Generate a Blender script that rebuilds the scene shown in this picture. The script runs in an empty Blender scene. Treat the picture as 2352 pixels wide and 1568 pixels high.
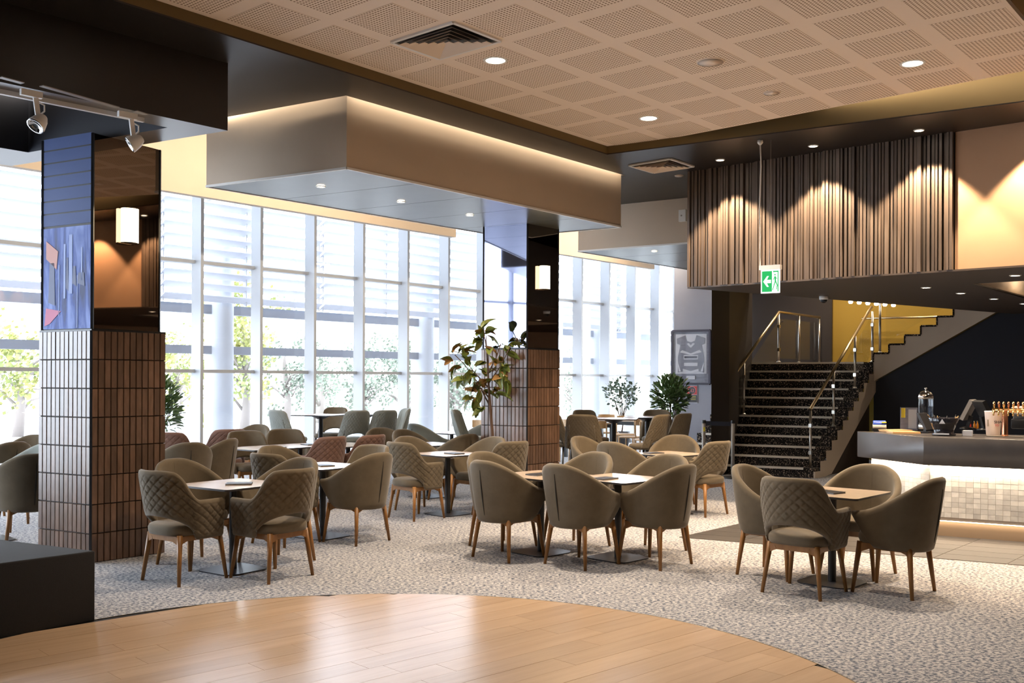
import bpy, bmesh, math, random
from mathutils import Vector, Matrix
random.seed(7)
S = bpy.context.scene
COL = S.collection
# ---------------------------------------------------------------- camera
F, CX, VH, EYE, ROLL = 2287.0, 1176.0, 872.0, 1.6, math.radians(.25)
cd = bpy.data.cameras.new('camera'); cam = bpy.data.objects.new('camera', cd); COL.objects.link(cam)
cd.sensor_width = 36; cd.lens = 36 * F / 2352; cd.shift_y = (VH - 784) / 2352; cd.clip_end = 300; cd.clip_start = .05
cam.location = (0, 0, EYE); cam.rotation_euler = (math.pi / 2, -ROLL, 0)
S.camera = cam
# ---------------------------------------------------------------- sky, exposure
W = bpy.data.worlds.new('overcast_sky'); S.world = W; W.use_nodes = True
W.node_tree.nodes['Background'].inputs[0].default_value = (.86, .93, 1, 1)
W.node_tree.nodes['Background'].inputs[1].default_value = 7.8
vs = S.view_settings; vs.view_transform = 'Standard'; vs.look = 'None'; vs.gamma = 1; vs.use_curve_mapping = False; vs.exposure = .68
WARM = (1, .66, .36); WARM2 = (1, .82, .62)
# ---------------------------------------------------------------- helpers
def ray(x, y):
    xc, yc = (x - CX) / F, -(y - VH) / F
    return Vector((xc * math.cos(ROLL) - yc * math.sin(ROLL), 1, xc * math.sin(ROLL) + yc * math.cos(ROLL)))
def P(x, y, z=0):                       # pixel -> point at height z (floor, counter top, ceiling ...)
    d = ray(x, y); t = (z - EYE) / d.z; return Vector((d.x * t, t, z))
def D(x, y, depth):                     # pixel -> point at a known depth
    d = ray(x, y); return Vector((d.x * depth, depth, EYE + d.z * depth))
R2 = Vector((.652, .758, 0)); L2 = Vector((-.88, .475, 0)).normalized(); Q2 = Vector((.758, -.652, 0))
UP = Vector((0, 0, 1))
def lerp(a, b, t): return a + (b - a) * t
def sm(t): t = max(0, min(1, t)); return t * t * (3 - 2 * t)
class MB:
    def __init__(s): s.v = []; s.f = []; s.m = []
    def add(s, vs, fs, m=0):
        n = len(s.v); s.v += [tuple(p) for p in vs]; s.f += [[i + n for i in f] for f in fs]; s.m += [m] * len(fs); return s
    def box(s, c, d, rz=0, m=0):
        M = Matrix.Rotation(rz, 3, 'Z'); c = Vector(c)
        vs = [c + M @ Vector((x * d[0] / 2, y * d[1] / 2, z * d[2] / 2)) for z in (-1, 1) for x, y in ((-1, -1), (1, -1), (1, 1), (-1, 1))]
        return s.add(vs, [[3, 2, 1, 0], [4, 5, 6, 7], [0, 1, 5, 4], [1, 2, 6, 5], [2, 3, 7, 6], [3, 0, 4, 7]], m)
    def bar(s, a, b, w, h, up=UP, m=0):  # square bar from a to b
        a, b = Vector(a), Vector(b); t = (b - a).normalized(); x = t.cross(up)
        x = x.normalized() if x.length > 1e-4 else Vector((1, 0, 0)); y = x.cross(t)
        vs = [p + x * i * w / 2 + y * j * h / 2 for p in (a, b) for i, j in ((-1, -1), (1, -1), (1, 1), (-1, 1))]
        return s.add(vs, [[0, 1, 2, 3], [7, 6, 5, 4], [4, 5, 1, 0], [5, 6, 2, 1], [6, 7, 3, 2], [7, 4, 0, 3]], m)
    def prism(s, poly, z0, z1, m=0, ms=None):
        n = len(poly); vs = [(p[0], p[1], z0) for p in poly] + [(p[0], p[1], z1) for p in poly]
        if sum(poly[i][0] * poly[(i + 1) % n][1] - poly[(i + 1) % n][0] * poly[i][1] for i in range(n)) < 0:
            vs = [(p[0], p[1], z0) for p in poly[::-1]] + [(p[0], p[1], z1) for p in poly[::-1]]
        s.add(vs, [list(range(n))[::-1], list(range(n, 2 * n))], m)
        k = len(s.v) - 2 * n
        for i in range(n):
            j = (i + 1) % n; s.f.append([k + i, k + j, k + n + j, k + n + i]); s.m.append(m if ms is None else ms)
        return s
    def tube(s, pts, r, n=10, m=0, cap=True):
        pts = [Vector(p) for p in pts]; rr = r if isinstance(r, (list, tuple)) else [r] * len(pts); k = len(s.v); ref = None
        for i, p in enumerate(pts):
            t = (pts[min(i + 1, len(pts) - 1)] - pts[max(i - 1, 0)]).normalized()
            if ref is None: ref = t.orthogonal().normalized()
            x = (ref - t * ref.dot(t)).normalized(); ref = x; y = t.cross(x)
            s.v += [tuple(p + (x * math.cos(a) + y * math.sin(a)) * rr[i]) for a in (2 * math.pi * q / n for q in range(n))]
        for i in range(len(pts) - 1):
            for q in range(n):
                s.f.append([k + i * n + q, k + i * n + (q + 1) % n, k + (i + 1) * n + (q + 1) % n, k + (i + 1) * n + q]); s.m.append(m)
        if cap:
            s.f += [[k + q for q in range(n)][::-1], [k + (len(pts) - 1) * n + q for q in range(n)]]; s.m += [m, m]
        return s
    def lathe(s, prof, n=24, c=(0, 0, 0), m=0, sup=None, cap=True):
        k = len(s.v); L = len(prof)
        for r, z in prof:
            for q in range(n):
                a = 2 * math.pi * q / n; ca, sa = math.cos(a), math.sin(a)
                if sup: ex = 2 / sup; ca, sa = math.copysign(abs(ca) ** ex, ca), math.copysign(abs(sa) ** ex, sa)
                s.v.append((c[0] + r * ca, c[1] + r * sa, c[2] + z))
        for i in range(L - 1):
            for q in range(n):
                s.f.append([k + i * n + q, k + i * n + (q + 1) % n, k + (i + 1) * n + (q + 1) % n, k + (i + 1) * n + q]); s.m.append(m)
        if cap:
            s.f += [[k + q for q in range(n)][::-1], [k + (L - 1) * n + q for q in range(n)]]; s.m += [m, m]
        return s
    def quad(s, a, b, c, d, m=0): return s.add([a, b, c, d], [[0, 1, 2, 3]], m)
    def mesh(s, name, mats, smooth=False):
        me = bpy.data.meshes.new(name); me.from_pydata(s.v, [], s.f)
        for m in (mats if isinstance(mats, (list, tuple)) else [mats]): me.materials.append(m)
        me.polygons.foreach_set('material_index', s.m)
        if smooth: me.polygons.foreach_set('use_smooth', [True] * len(s.f))
        me.update(); return me
    def obj(s, name, mats, parent=None, smooth=False, **kw): return link(name, s.mesh(name, mats, smooth), parent, **kw)
def link(name, me, parent=None, loc=None, rz=0, scale=None):
    o = bpy.data.objects.new(name, me); COL.objects.link(o)
    if parent: o.parent = parent
    if loc is not None: o.location = loc
    if rz: o.rotation_euler[2] = rz
    if scale: o.scale = scale
    return o
def autosmooth(o, ang=40):
    bm = bmesh.new(); bm.from_mesh(o.data); a = math.radians(ang)
    for f in bm.faces: f.smooth = True
    for e in bm.edges: e.smooth = len(e.link_faces) == 2 and e.calc_face_angle(9) < a
    bm.to_mesh(o.data); bm.free(); return o
def bevel(o, w, seg=2):
    bm = bmesh.new(); bm.from_mesh(o.data)
    bmesh.ops.bevel(bm, geom=[e for e in bm.edges if len(e.link_faces) == 2 and e.calc_face_angle(0) > .5], offset=w, segments=seg, affect='EDGES', profile=.5)
    bm.to_mesh(o.data); bm.free(); return autosmooth(o)
def tag(o, label=None, cat=None, group=None, kind=None):
    for k, v in (('label', label), ('category', cat), ('group', group), ('kind', kind)):
        if v: o[k] = v
    return o
def thing(name, label, cat, loc=(0, 0, 0), rz=0, group=None, kind=None):
    o = bpy.data.objects.new(name, None); COL.objects.link(o); o.location = loc; o.rotation_euler[2] = rz; o.empty_display_size = .1
    return tag(o, label, cat, group, kind)
def copytree(o, parent=None):
    c = o.copy(); COL.objects.link(c); c.parent = parent
    for ch in list(o.children): copytree(ch, c)
    return c
def text(name, body, size, mat, parent, M, depth=.0006):
    cu = bpy.data.curves.new(name, 'FONT'); cu.body = body; cu.size = size; cu.extrude = depth; cu.align_x = 'CENTER'; cu.align_y = 'CENTER'; cu.resolution_u = 3
    t = bpy.data.objects.new(name, cu); COL.objects.link(t)
    me = bpy.data.meshes.new_from_object(t.evaluated_get(bpy.context.evaluated_depsgraph_get()))
    bpy.data.objects.remove(t); me.materials.clear(); me.materials.append(mat); o = link(name, me, parent); o.matrix_local = M; return o
def lamp(kind, loc, energy, color, parent=None, size=.1, angle=None, blend=.3, sy=None, aim=None, spread=None):
    l = bpy.data.lights.new('lamp_' + kind.lower(), kind); l.energy = energy; l.color = color
    if kind == 'AREA':
        l.size = size
        if sy: l.shape = 'RECTANGLE'; l.size_y = sy
        if spread: l.spread = spread
    else: l.shadow_soft_size = size
    if kind == 'SPOT': l.spot_size = angle; l.spot_blend = blend
    o = bpy.data.objects.new('lamp', l); COL.objects.link(o); o.location = loc
    if aim is not None: o.rotation_euler = Vector(aim).to_track_quat('-Z', 'Y').to_euler()
    if parent: o.parent = parent
    return o
# ---------------------------------------------------------------- materials
def mat(name, col, rough=.5, metal=0, spec=.5, noise=None, bump=0, sheen=0, emit=None, rnd=0, coat=0, detail=5):
    """noise = (scale xyz, colour b, low, high) mixes a second colour in by object-space noise; rnd varies value per object"""
    m = bpy.data.materials.new(name); m.use_nodes = True; nt = m.node_tree; N = nt.nodes; p = N['Principled BSDF']; K = nt.links.new
    I = p.inputs; I['Base Color'].default_value = (*col, 1); I['Roughness'].default_value = rough; I['Metallic'].default_value = metal; I['Specular IOR Level'].default_value = spec
    if sheen: I['Sheen Weight'].default_value = sheen; I['Sheen Roughness'].default_value = .4
    if coat: I['Coat Weight'].default_value = coat; I['Coat Roughness'].default_value = .26
    if emit: I['Emission Color'].default_value = (*emit[0], 1); I['Emission Strength'].default_value = emit[1]
    src = None
    if noise:
        tc = N.new('ShaderNodeTexCoord'); mp = N.new('ShaderNodeMapping'); nz = N.new('ShaderNodeTexNoise'); cr = N.new('ShaderNodeValToRGB')
        mp.inputs['Scale'].default_value = noise[0] if isinstance(noise[0], (tuple, list)) else (noise[0],) * 3
        nz.inputs['Scale'].default_value = 1; nz.inputs['Detail'].default_value = detail; nz.inputs['Roughness'].default_value = .6
        K(tc.outputs['Object'], mp.inputs[0]); K(nz.outputs[0], cr.inputs[0])
        if rnd:
            oi = N.new('ShaderNodeObjectInfo'); va = N.new('ShaderNodeVectorMath'); va.operation = 'ADD'; ml = N.new('ShaderNodeMath'); ml.operation = 'MULTIPLY'; ml.inputs[1].default_value = 37
            K(oi.outputs['Random'], ml.inputs[0]); K(mp.outputs[0], va.inputs[0]); K(ml.outputs[0], va.inputs[1]); K(va.outputs[0], nz.inputs['Vector'])
        else: K(mp.outputs[0], nz.inputs['Vector'])
        e = cr.color_ramp.elements; e[0].position = noise[2]; e[1].position = noise[3]; e[0].color = (*col, 1); e[1].color = (*noise[1], 1); src = cr.outputs[0]
        if bump:
            bp = N.new('ShaderNodeBump'); bp.inputs['Strength'].default_value = bump; bp.inputs['Distance'].default_value = .004; K(nz.outputs[0], bp.inputs['Height']); K(bp.outputs[0], I['Normal'])
    if rnd:
        oi = N.new('ShaderNodeObjectInfo'); mr = N.new('ShaderNodeMapRange'); mr.inputs[3].default_value = 1 - rnd; mr.inputs[4].default_value = 1 + rnd; hs = N.new('ShaderNodeHueSaturation')
        K(oi.outputs['Random'], mr.inputs[0]); K(mr.outputs[0], hs.inputs['Value'])
        if src: K(src, hs.inputs['Color'])
        else: hs.inputs['Color'].default_value = (*col, 1)
        src = hs.outputs[0]
    if src: K(src, I['Base Color'])
    return m
def emis(name, col, s): return mat(name, (0, 0, 0), emit=(col, s), spec=0)
def glassmat(name, tint=(1, 1, 1), rough=0, refl=1.0):   # thin pane: clear transmission plus a real Fresnel reflection
    m = bpy.data.materials.new(name); m.use_nodes = True; nt = m.node_tree; N = nt.nodes; N.remove(N['Principled BSDF']); o = N['Material Output']; K = nt.links.new
    t = N.new('ShaderNodeBsdfTransparent'); t.inputs[0].default_value = (*tint, 1); g = N.new('ShaderNodeBsdfGlossy'); g.inputs['Roughness'].default_value = rough
    lw = N.new('ShaderNodeLayerWeight'); lw.inputs[0].default_value = .5; pw_ = N.new('ShaderNodeMath'); pw_.operation = 'POWER'; pw_.inputs[1].default_value = 4; f = N.new('ShaderNodeMath'); f.operation = 'MULTIPLY_ADD'; f.inputs[1].default_value = .9; f.inputs[2].default_value = .04
    K(lw.outputs['Facing'], pw_.inputs[0]); K(pw_.outputs[0], f.inputs[0]); ml = N.new('ShaderNodeMath'); ml.operation = 'MULTIPLY'; ml.use_clamp = True; ml.inputs[1].default_value = refl; x = N.new('ShaderNodeMixShader')
    K(f.outputs[0], ml.inputs[0]); K(ml.outputs[0], x.inputs[0]); K(t.outputs[0], x.inputs[1]); K(g.outputs[0], x.inputs[2]); K(x.outputs[0], o.inputs[0]); return m
M = dict(
    soffit=mat('soffit', (.020, .016, .014), .38, spec=.5), black=mat('black_metal', (.012, .012, .014), .35), navy=mat('navy', (.008, .011, .022), .6),
    cream=mat('cream_plaster', (.56, .46, .36), .75, noise=(1.2, (.60, .50, .39), .3, .7)), orange=mat('orange_plaster', (.46, .28, .17), .75, noise=(1.5, (.50, .305, .185), .3, .7)),
    grey=mat('grey_plaster', (.27, .28, .33), .55, noise=(1, (.31, .32, .37), .3, .7)), dark=mat('dark_wall', (.03, .022, .018), .6), yellow=mat('ochre_plaster', (.38, .24, .03), .7),
    olive=mat('olive_plaster', (.15, .10, .035), .7), panel=mat('ceiling_board', (.86, .73, .61), .8), white=mat('white_paint', (.78, .77, .75), .4), alu=mat('white_aluminium', (.46, .48, .51), .45),
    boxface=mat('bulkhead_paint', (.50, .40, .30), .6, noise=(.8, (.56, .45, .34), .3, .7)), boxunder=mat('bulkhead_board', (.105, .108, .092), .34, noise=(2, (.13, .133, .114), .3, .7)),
    slat=mat('slat_timber', (.095, .070, .055), .5, noise=((40, 40, 2), (.135, .10, .078), .3, .75), rnd=.25), tile=mat('glazed_brick', (.105, .058, .036), .34, noise=((30, 30, 6), (.185, .105, .066), .3, .75), bump=.45, rnd=.3, coat=.7),
    grout=mat('dark_grout', (.012, .010, .010), .6), mirror=mat('bronze_mirror', (.22, .175, .14), .02, 1), mirror2=mat('silver_mirror', (.30, .32, .45), .03, 1),
    carpet=mat('carpet', (.46, .44, .43), .95, spec=.1, noise=((36, 54, 36), (.095, .105, .135), .47, .545), bump=.25, sheen=.15, detail=3),
    plank=mat('oak_plank', (.64, .45, .29), .3, noise=((1.3, 16, 4), (.50, .325, .19), .35, .8), rnd=.07, spec=.9, coat=1), stage=mat('black_carpet', (.010, .010, .012), .95, noise=(300, (.016, .016, .019), .3, .7), bump=.5, sheen=.12),
    ftile=mat('floor_tile', (.055, .049, .046), .4, noise=(3, (.07, .062, .057), .3, .7), rnd=.06), stairc=mat('stair_carpet', (.010, .008, .008), .95, noise=(48, (.58, .45, .34), .55, .63), bump=.4),
    nosing=mat('nosing_strip', (.85, .78, .68), .35), steel=mat('brushed_steel', (.62, .58, .52), .28, 1), chrome=mat('chrome', (.85, .83, .8), .08, 1), brass=mat('warm_steel', (.78, .60, .34), .28, 1),
    fab=mat('taupe_fabric', (.120, .093, .060), .85, spec=.25, noise=(9, (.150, .116, .076), .3, .7), sheen=.25), fabr=mat('russet_fabric', (.18, .10, .075), .85, spec=.25, noise=(9, (.21, .12, .09), .3, .7), sheen=.25),
    fab_daylight=mat('daylight_tinted_fabric', (.25, .265, .24), .85, spec=.25, noise=(9, (.29, .305, .28), .3, .7), sheen=.25),  # taupe seats near the windows: daylight put into a paler, greener colour
    seam=mat('seam_shadow', (.03, .024, .018), .9), wood=mat('walnut_leg', (.30, .135, .035), .4, noise=((30, 30, 3), (.20, .085, .022), .3, .8), rnd=.12), oakc=mat('light_oak', (.52, .34, .17), .45, noise=((4, 30, 30), (.42, .26, .12), .3, .8)),
    ttop=mat('laminate', (.48, .375, .28), .22, spec=.9, noise=(14, (.52, .41, .31), .3, .7)), tedge=mat('table_edge', (.03, .026, .026), .4), base=mat('table_base', (.035, .035, .042), .32, .3),
    menu=mat('menu_cover', (.02, .02, .024), .4), paper=mat('paper', (.7, .68, .64), .7), leaf=mat('leaf', (.10, .16, .03), .35, noise=(25, (.22, .19, .035), .35, .75), rnd=.35), leafb=mat('leaf_back', (.32, .17, .045), .6),
    leaf2=mat('bush_leaf', (.045, .10, .028), .35, noise=(12, (.12, .19, .06), .3, .7)), leaf3=mat('pale_leaf', (.12, .17, .12), .5), bark=mat('bark', (.11, .06, .035), .8), pot=mat('pot', (.05, .05, .055), .5),
    stone=mat('bar_stone', (.034, .030, .030), .32, spec=.7, noise=(6, (.046, .041, .040), .3, .7)), marble=mat('marble_tile', (.70, .66, .60), .35, noise=(8, (.55, .52, .48), .45, .7), rnd=.2), plinth=mat('bronze_plinth', (.32, .22, .14), .4),
    pane=glassmat('window_glass', (.95, .97, 1)), sglass=glassmat('stair_glass', (.93, .95, .92)), clear=glassmat('clear_glass', (.97, .98, 1), 0, 1.6),
    lens=emis('lamp_lens', (1, .88, .70), 14), shade=emis('lamp_shade', (1, .80, .52), 5.5), led=emis('led_strip', (1, .82, .58), 9), screen=emis('screen_light', (.8, 1, .85), 1.0),
    ext=mat('exterior_white', (.62, .64, .68), .6), beam=mat('exterior_beam', (.34, .36, .41), .6), blade=mat('louver_blade', (.60, .61, .66), .5), ground=mat('paving', (.42, .42, .40), .9, noise=(.6, (.36, .37, .33), .4, .6)),
    treel=mat('tree_leaf', (.20, .24, .08), .7, noise=(.7, (.32, .30, .08), .4, .6)), treeg=mat('tree_leaf_grey', (.17, .20, .15), .7), trunk=mat('tree_bark', (.22, .19, .17), .9),
    red=mat('red_print', (.55, .03, .02), .5), blackp=mat('black_print', (.01, .01, .01), .4), blue=mat('blue_plastic', (.03, .08, .42), .35), copper=mat('copper', (.72, .32, .18), .25, 1), gold=mat('gold', (.85, .58, .25), .18, 1),
    green=emis('exit_green', (.02, .30, .08), 1.2), exitw=emis('exit_white', (1, 1, 1), 1.5), gplastic=mat('grey_plastic', (.30, .27, .24), .4), jw=mat('jersey_white', (.50, .51, .56), .7), jg=mat('jersey_grey', (.14, .145, .185), .7, noise=((3, 3, 18), (.22, .225, .275), .3, .7)), jd=mat('jersey_dark', (.07, .072, .10), .7),
    pink=mat('pink_band', (.72, .22, .24), .5), cup=mat('paper_cup', (.80, .68, .62), .5), amber=mat('amber_bottle', (.55, .20, .02), .2), yellowp=mat('yellow_print', (.75, .62, .06), .5), water=glassmat('water', (.75, .78, .82), 0, 1.2))
# ================================================================ setting
SOF, PAN = 4.30, 4.40
def struct(o, label, cat=None): return tag(o, label, cat, kind='structure')
def flat(pts, z, t=.0, m=0): return MB().prism([(p[0], p[1]) for p in pts], z, z + t) if t else None
struct(MB().prism([(-16, -4), (14, -4), (14, 34), (-16, 34)], -.2, 0).obj('floor', M['carpet']), 'speckled grey and beige carpet covering the lounge floor', 'floor')
# curtain wall line: mullion k at pixel column (443+167.03k)/(1+.05316k), depth 16.3(1+.05316k)
Z0 = 16.3
def wk(k): z = Z0 * (1 + .05316 * k); return Vector((Z0 * (-733 + k * (167.03 - 1176 * .05316)) / F, z, 0))
WN = Vector((-R2.y, R2.x, 0))           # outward
WD = (wk(1) - wk(0)).normalized(); WN = Vector((-WD.y, WD.x, 0)); WS = (wk(1) - wk(0)).length
KA, KB = -6, 15
TOPW = 5.0; ARZ = math.atan2(WD.y, WD.x)
win = thing('window_1', 'full-height white framed glass wall behind the tables', 'window', wk(0), ARZ, kind='structure')
mm = MB().box((0, -.13, TOPW / 2), (.055, .27, TOPW)).mesh('mullion', M['alu'])
for k in range(KA, KB + 1): link('mullion', mm, win, loc=(k * WS, 0, 0))
L = (KB - KA) * WS; mid = (KA + KB) / 2 * WS
for z, h in ((.06, .12), (1.72, .055), (3.50, .055), (4.95, .1)):
    MB().box((mid, -.02, z), (L, .16, h)).obj('transom', M['alu'], win)
for z0, z1 in ((.12, 1.69), (1.75, 3.47), (3.53, 4.9)):
    pm = MB().box((WS / 2, .02, (z0 + z1) / 2), (WS - .06, .01, z1 - z0)).mesh('pane', M['pane'])
    for k in range(KA, KB): link('pane', pm, win, loc=(k * WS, 0, 0))
# shell of the room out of view
def wallseg(name, a, b, z0, z1, m, label, t=.15):
    a, b = Vector(a), Vector(b); d = (b - a).normalized(); n = Vector((-d.y, d.x, 0)) * t
    return struct(MB().prism([(a.x, a.y), (b.x, b.y), (b.x + n.x, b.y + n.y), (a.x + n.x, a.y + n.y)], z0, z1).obj(name, m), label, 'wall')
wa, wb = wk(KA), wk(KB)
wallseg('wall_left', (wa.x, 4.6, 0), (wa.x, -4, 0), 0, 5, M['dark'], 'dark wall closing the stage side beyond the left edge')
win2 = thing('window_2', 'white framed glass side wall beyond the left picture edge', 'window', (wa.x, 4.6, 0), math.pi / 2, kind='structure')
n2 = 6; s2_ = (wa.y - 4.6) / n2; mm2 = MB().box((0, -.1, 2.5), (.055, .2, 5)).mesh('mullion', M['alu'])
for k in range(n2 + 1): link('mullion', mm2, win2, loc=(k * s2_, 0, 0))
for z in (.06, 1.72, 3.5, 4.95): MB().box(((wa.y - 4.6) / 2, 0, z), (wa.y - 4.6, .14, .06)).obj('transom', M['alu'], win2)
for z0, z1 in ((.1, 1.69), (1.75, 3.47), (3.53, 4.92)):
    pm = MB().box((s2_ / 2, .02, (z0 + z1) / 2), (s2_ - .06, .01, z1 - z0)).mesh('pane', M['pane'])
    for k in range(n2): link('pane', pm, win2, loc=(k * s2_, 0, 0))
wallseg('wall_back', (wa.x, -4, 0), (12, -4, 0), 0, 5, M['dark'], 'dark plain wall behind the viewpoint')
wallseg('wall_right', (12, -4, 0), (12, 24, 0), 0, 5, M['orange'], 'plain plaster wall closing the lounge beyond the bar')
struct(MB().prism([(wa.x - .3, -4.2), (12.2, -4.2), (12.2, 26), (wb.x + .3, wb.y + .3), (wa.x - .3, wa.y + .4)], 5.0, 5.2).obj('ceiling', M['cream']), 'high cream ceiling strip running along the windows', 'ceiling')
# ---- perforated raft, cove and dark soffit
fc = P(1405, 344, PAN); lp = P(340, 0, PAN); rp = P(2352, 163, PAN); rn = P(2310, 0, PAN)
dl = (lp - fc).normalized(); df = (rp - fc).normalized()
pl_near = fc + dl * 9.5
def isect(p, d, q, e):
    t = ((q.x - p.x) * e.y - (q.y - p.y) * e.x) / (d.x * e.y - d.y * e.x); return p + d * t
far_r = isect(fc, df, rn, dl); near_r = isect(pl_near, Q2, rn, dl)
raft = MB().prism([fc[:2], far_r[:2], near_r[:2], pl_near[:2]], PAN, PAN + .04).obj('trim_1', M['panel'])
struct(raft, 'peach perforated plasterboard ceiling raft over the lounge', 'ceiling')
oc = P(1395, 355, SOF); ol = P(258, 0, SOF); orr = P(2352, 234, SOF)
odl = (ol - oc).normalized(); odf = (orr - oc).normalized()
o_near = oc + odl * 10.2; o_fr = isect(oc, odf, rn + Q2 * .55, dl); o_nr = isect(o_near, Q2, rn + Q2 * .55, dl)
OP = [oc, o_fr, o_nr, o_near]
up = MB()
for i in range(4):
    a, b = OP[i], OP[(i + 1) % 4]; n = (b - a).cross(UP).normalized()
    if n.dot((OP[0] + OP[2]) / 2 - a) > 0: n = -n
    up.prism([(a.x, a.y), (b.x, b.y), ((b + n * .03).x, (b + n * .03).y), ((a + n * .03).x, (a + n * .03).y)], SOF + .012, 4.8)
up.prism([(p.x, p.y) for p in OP], 4.8, 4.83)
struct(up.obj('trim_2', M['olive']), 'olive painted cove recess around the perforated ceiling raft', 'ceiling')
# bulkhead boxes
B_f, B_l, B_r, B_b = P(796, 386, 3.63), P(474, 428, 3.63), P(1426, 521, 3.63), P(1160, 543, 3.63)
fr = (B_r - B_f).normalized(); fn = fr.cross(UP); fn = fn if fn.y < 0 else -fn       # towards the camera
C2, C2r, C2b = P(1328, 577, 3.63), P(1577, 558, 3.63), P(1577, 618, 3.63)
e2 = (C2r - C2).normalized(); C2R = C2 + e2 * 2.6; C2B = C2 + (C2b - C2).normalized() * 5; C2RB = C2R + (C2b - C2).normalized() * 5
sof = MB()
def sq(*p): sof.prism([(q.x, q.y) for q in p], SOF, SOF + .012)
off = fn * .07
fl = B_f + off - fr * 14; ff = B_f + off; fe = B_r + off
sq(fl, ff - fr * .07, isect(ff - fr * .07, fn, oc, odl), isect(fl, fn, oc, odl)); sq(ff - fr * .07, ff, isect(ff, fn, oc, odl), isect(ff - fr * .07, fn, oc, odl))
sq(ff, fe, isect(fe, fn, oc, odl), isect(ff, fn, oc, odl))
bl2 = B_l - fr * .02
sq(fl, ff - fr * .07, B_l - fr * .07, B_l - fr * 14)                         # left of the first box, back to its rear line
e_n = isect(fe, fn, oc, odl)
far1 = B_b - fr * .0
sq(e_n, fe, B_r, B_b, C2, C2R, oc + Q2 * 9, oc) if False else None
sq(oc, e_n, fe, B_r + fr * .0, C2 - fr * .0, C2R)
sq(B_r, B_b, C2)
sq(oc, C2R, o_fr + Vector((4, 6, 0)), o_fr)
sq(o_fr, o_fr + Vector((4, 6, 0)), o_nr + Q2 * 8, o_nr)
sq(o_nr, o_nr + Q2 * 8, o_near - fn * 0 + Vector((6, -3, 0)), o_near + Vector((-6, -3, 0)), o_near)
struct(sof.obj('trim_3', M['soffit']), 'dark brown flat soffit framing the ceiling raft', 'ceiling')
def bulk(name, poly, z0, z1, label):
    o = thing(name, label, 'ceiling', kind='structure')
    c = sum(poly, Vector()) / len(poly)
    side = MB(); n = len(poly)
    for i in range(n):
        a, b = poly[i], poly[(i + 1) % n]; side.quad((a.x, a.y, z0), (b.x, b.y, z0), (b.x, b.y, z1), (a.x, a.y, z1))
    side.add([(p.x, p.y, z1) for p in poly], [list(range(n))]); side.obj('fascia', M['boxface'], o)
    return o
bx1 = bulk('trim_4', [B_f, B_r, B_b, B_l], 3.63, 4.5, 'long cream ceiling bulkhead box hanging over the middle tables')
bx2 = bulk('trim_5', [C2, C2R, C2RB, C2B], 3.63, 4.5, 'second cream bulkhead box beyond the far column')
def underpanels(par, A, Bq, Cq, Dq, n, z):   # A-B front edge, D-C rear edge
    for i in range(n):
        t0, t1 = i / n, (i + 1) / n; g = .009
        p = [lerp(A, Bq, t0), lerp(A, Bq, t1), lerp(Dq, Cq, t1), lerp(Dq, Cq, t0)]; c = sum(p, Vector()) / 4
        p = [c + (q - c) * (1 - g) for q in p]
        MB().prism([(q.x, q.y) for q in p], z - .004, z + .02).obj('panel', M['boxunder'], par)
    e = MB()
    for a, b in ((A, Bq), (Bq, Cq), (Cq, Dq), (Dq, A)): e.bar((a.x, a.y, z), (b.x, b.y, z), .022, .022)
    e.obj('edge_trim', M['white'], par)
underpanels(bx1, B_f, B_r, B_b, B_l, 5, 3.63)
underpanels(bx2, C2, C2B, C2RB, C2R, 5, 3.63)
# pelmets by the windows
def pelm(name, a, b, label):
    d = (b - a).normalized(); n = Vector((-d.y, d.x, 0)) * .12
    return struct(MB().prism([(a.x, a.y), (b.x, b.y), (b.x + n.x, b.y + n.y), (a.x + n.x, a.y + n.y)], 4.03, 5.0).obj(name, M['cream']), label, 'pelmet')
pa = P(377, 437, 4.03)
def pel_at(x): return isect(pa, WD, Vector((0, 0, 0)), ray(x, VH))
for nm, x0, x1, lb in (('trim_6', -700, 1046, 'warm lit cream pelmet above the windows behind the near column'), ('trim_7', 1200, 1502, 'shorter cream pelmet above the windows past the far column')):
    a, b = pel_at(x0), pel_at(x1); pelm(nm, Vector((a.x, a.y, 0)), Vector((b.x, b.y, 0)), lb)
# hanging dark ring over the stage
RB = 3.722
g0, g1 = P(523, 300, RB), P(27, 381, RB); g3 = g0 - R2 * 7; i0, i1 = P(385, 293, RB), P(65, 350, RB)
rd = (P(0, 188, RB) - g0).normalized(); g3 = g0 + rd * 7; gl = (g1 - g0).normalized(); g2 = g3 + gl * (g1 - g0).length
i3 = i0 + rd * 6.2; i2 = i1 + rd * 6.2
ring = thing('trim_8', 'black hanging ceiling ring beam over the stage', 'ceiling', kind='structure')
q = [g0, g1, g2, g3]; w = [i0, i1, i2, i3]; b = MB()
for k in range(4):
    a, c = q[k], q[(k + 1) % 4]; d, e = w[k], w[(k + 1) % 4]
    b.quad((a.x, a.y, RB), (c.x, c.y, RB), (e.x, e.y, RB), (d.x, d.y, RB), 1)
    b.quad((a.x, a.y, RB), (c.x, c.y, RB), (c.x, c.y, SOF), (a.x, a.y, SOF), 0)
    b.quad((d.x, d.y, RB), (e.x, e.y, RB), (e.x, e.y, SOF + .3), (d.x, d.y, SOF + .3), 2)
b.add([(p.x, p.y, SOF + .3) for p in w], [[0, 1, 2, 3]], 2)
b.obj('beam', [M['soffit'], mat('ring_underside', (.16, .145, .13), .30), M['navy']], ring)
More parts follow.
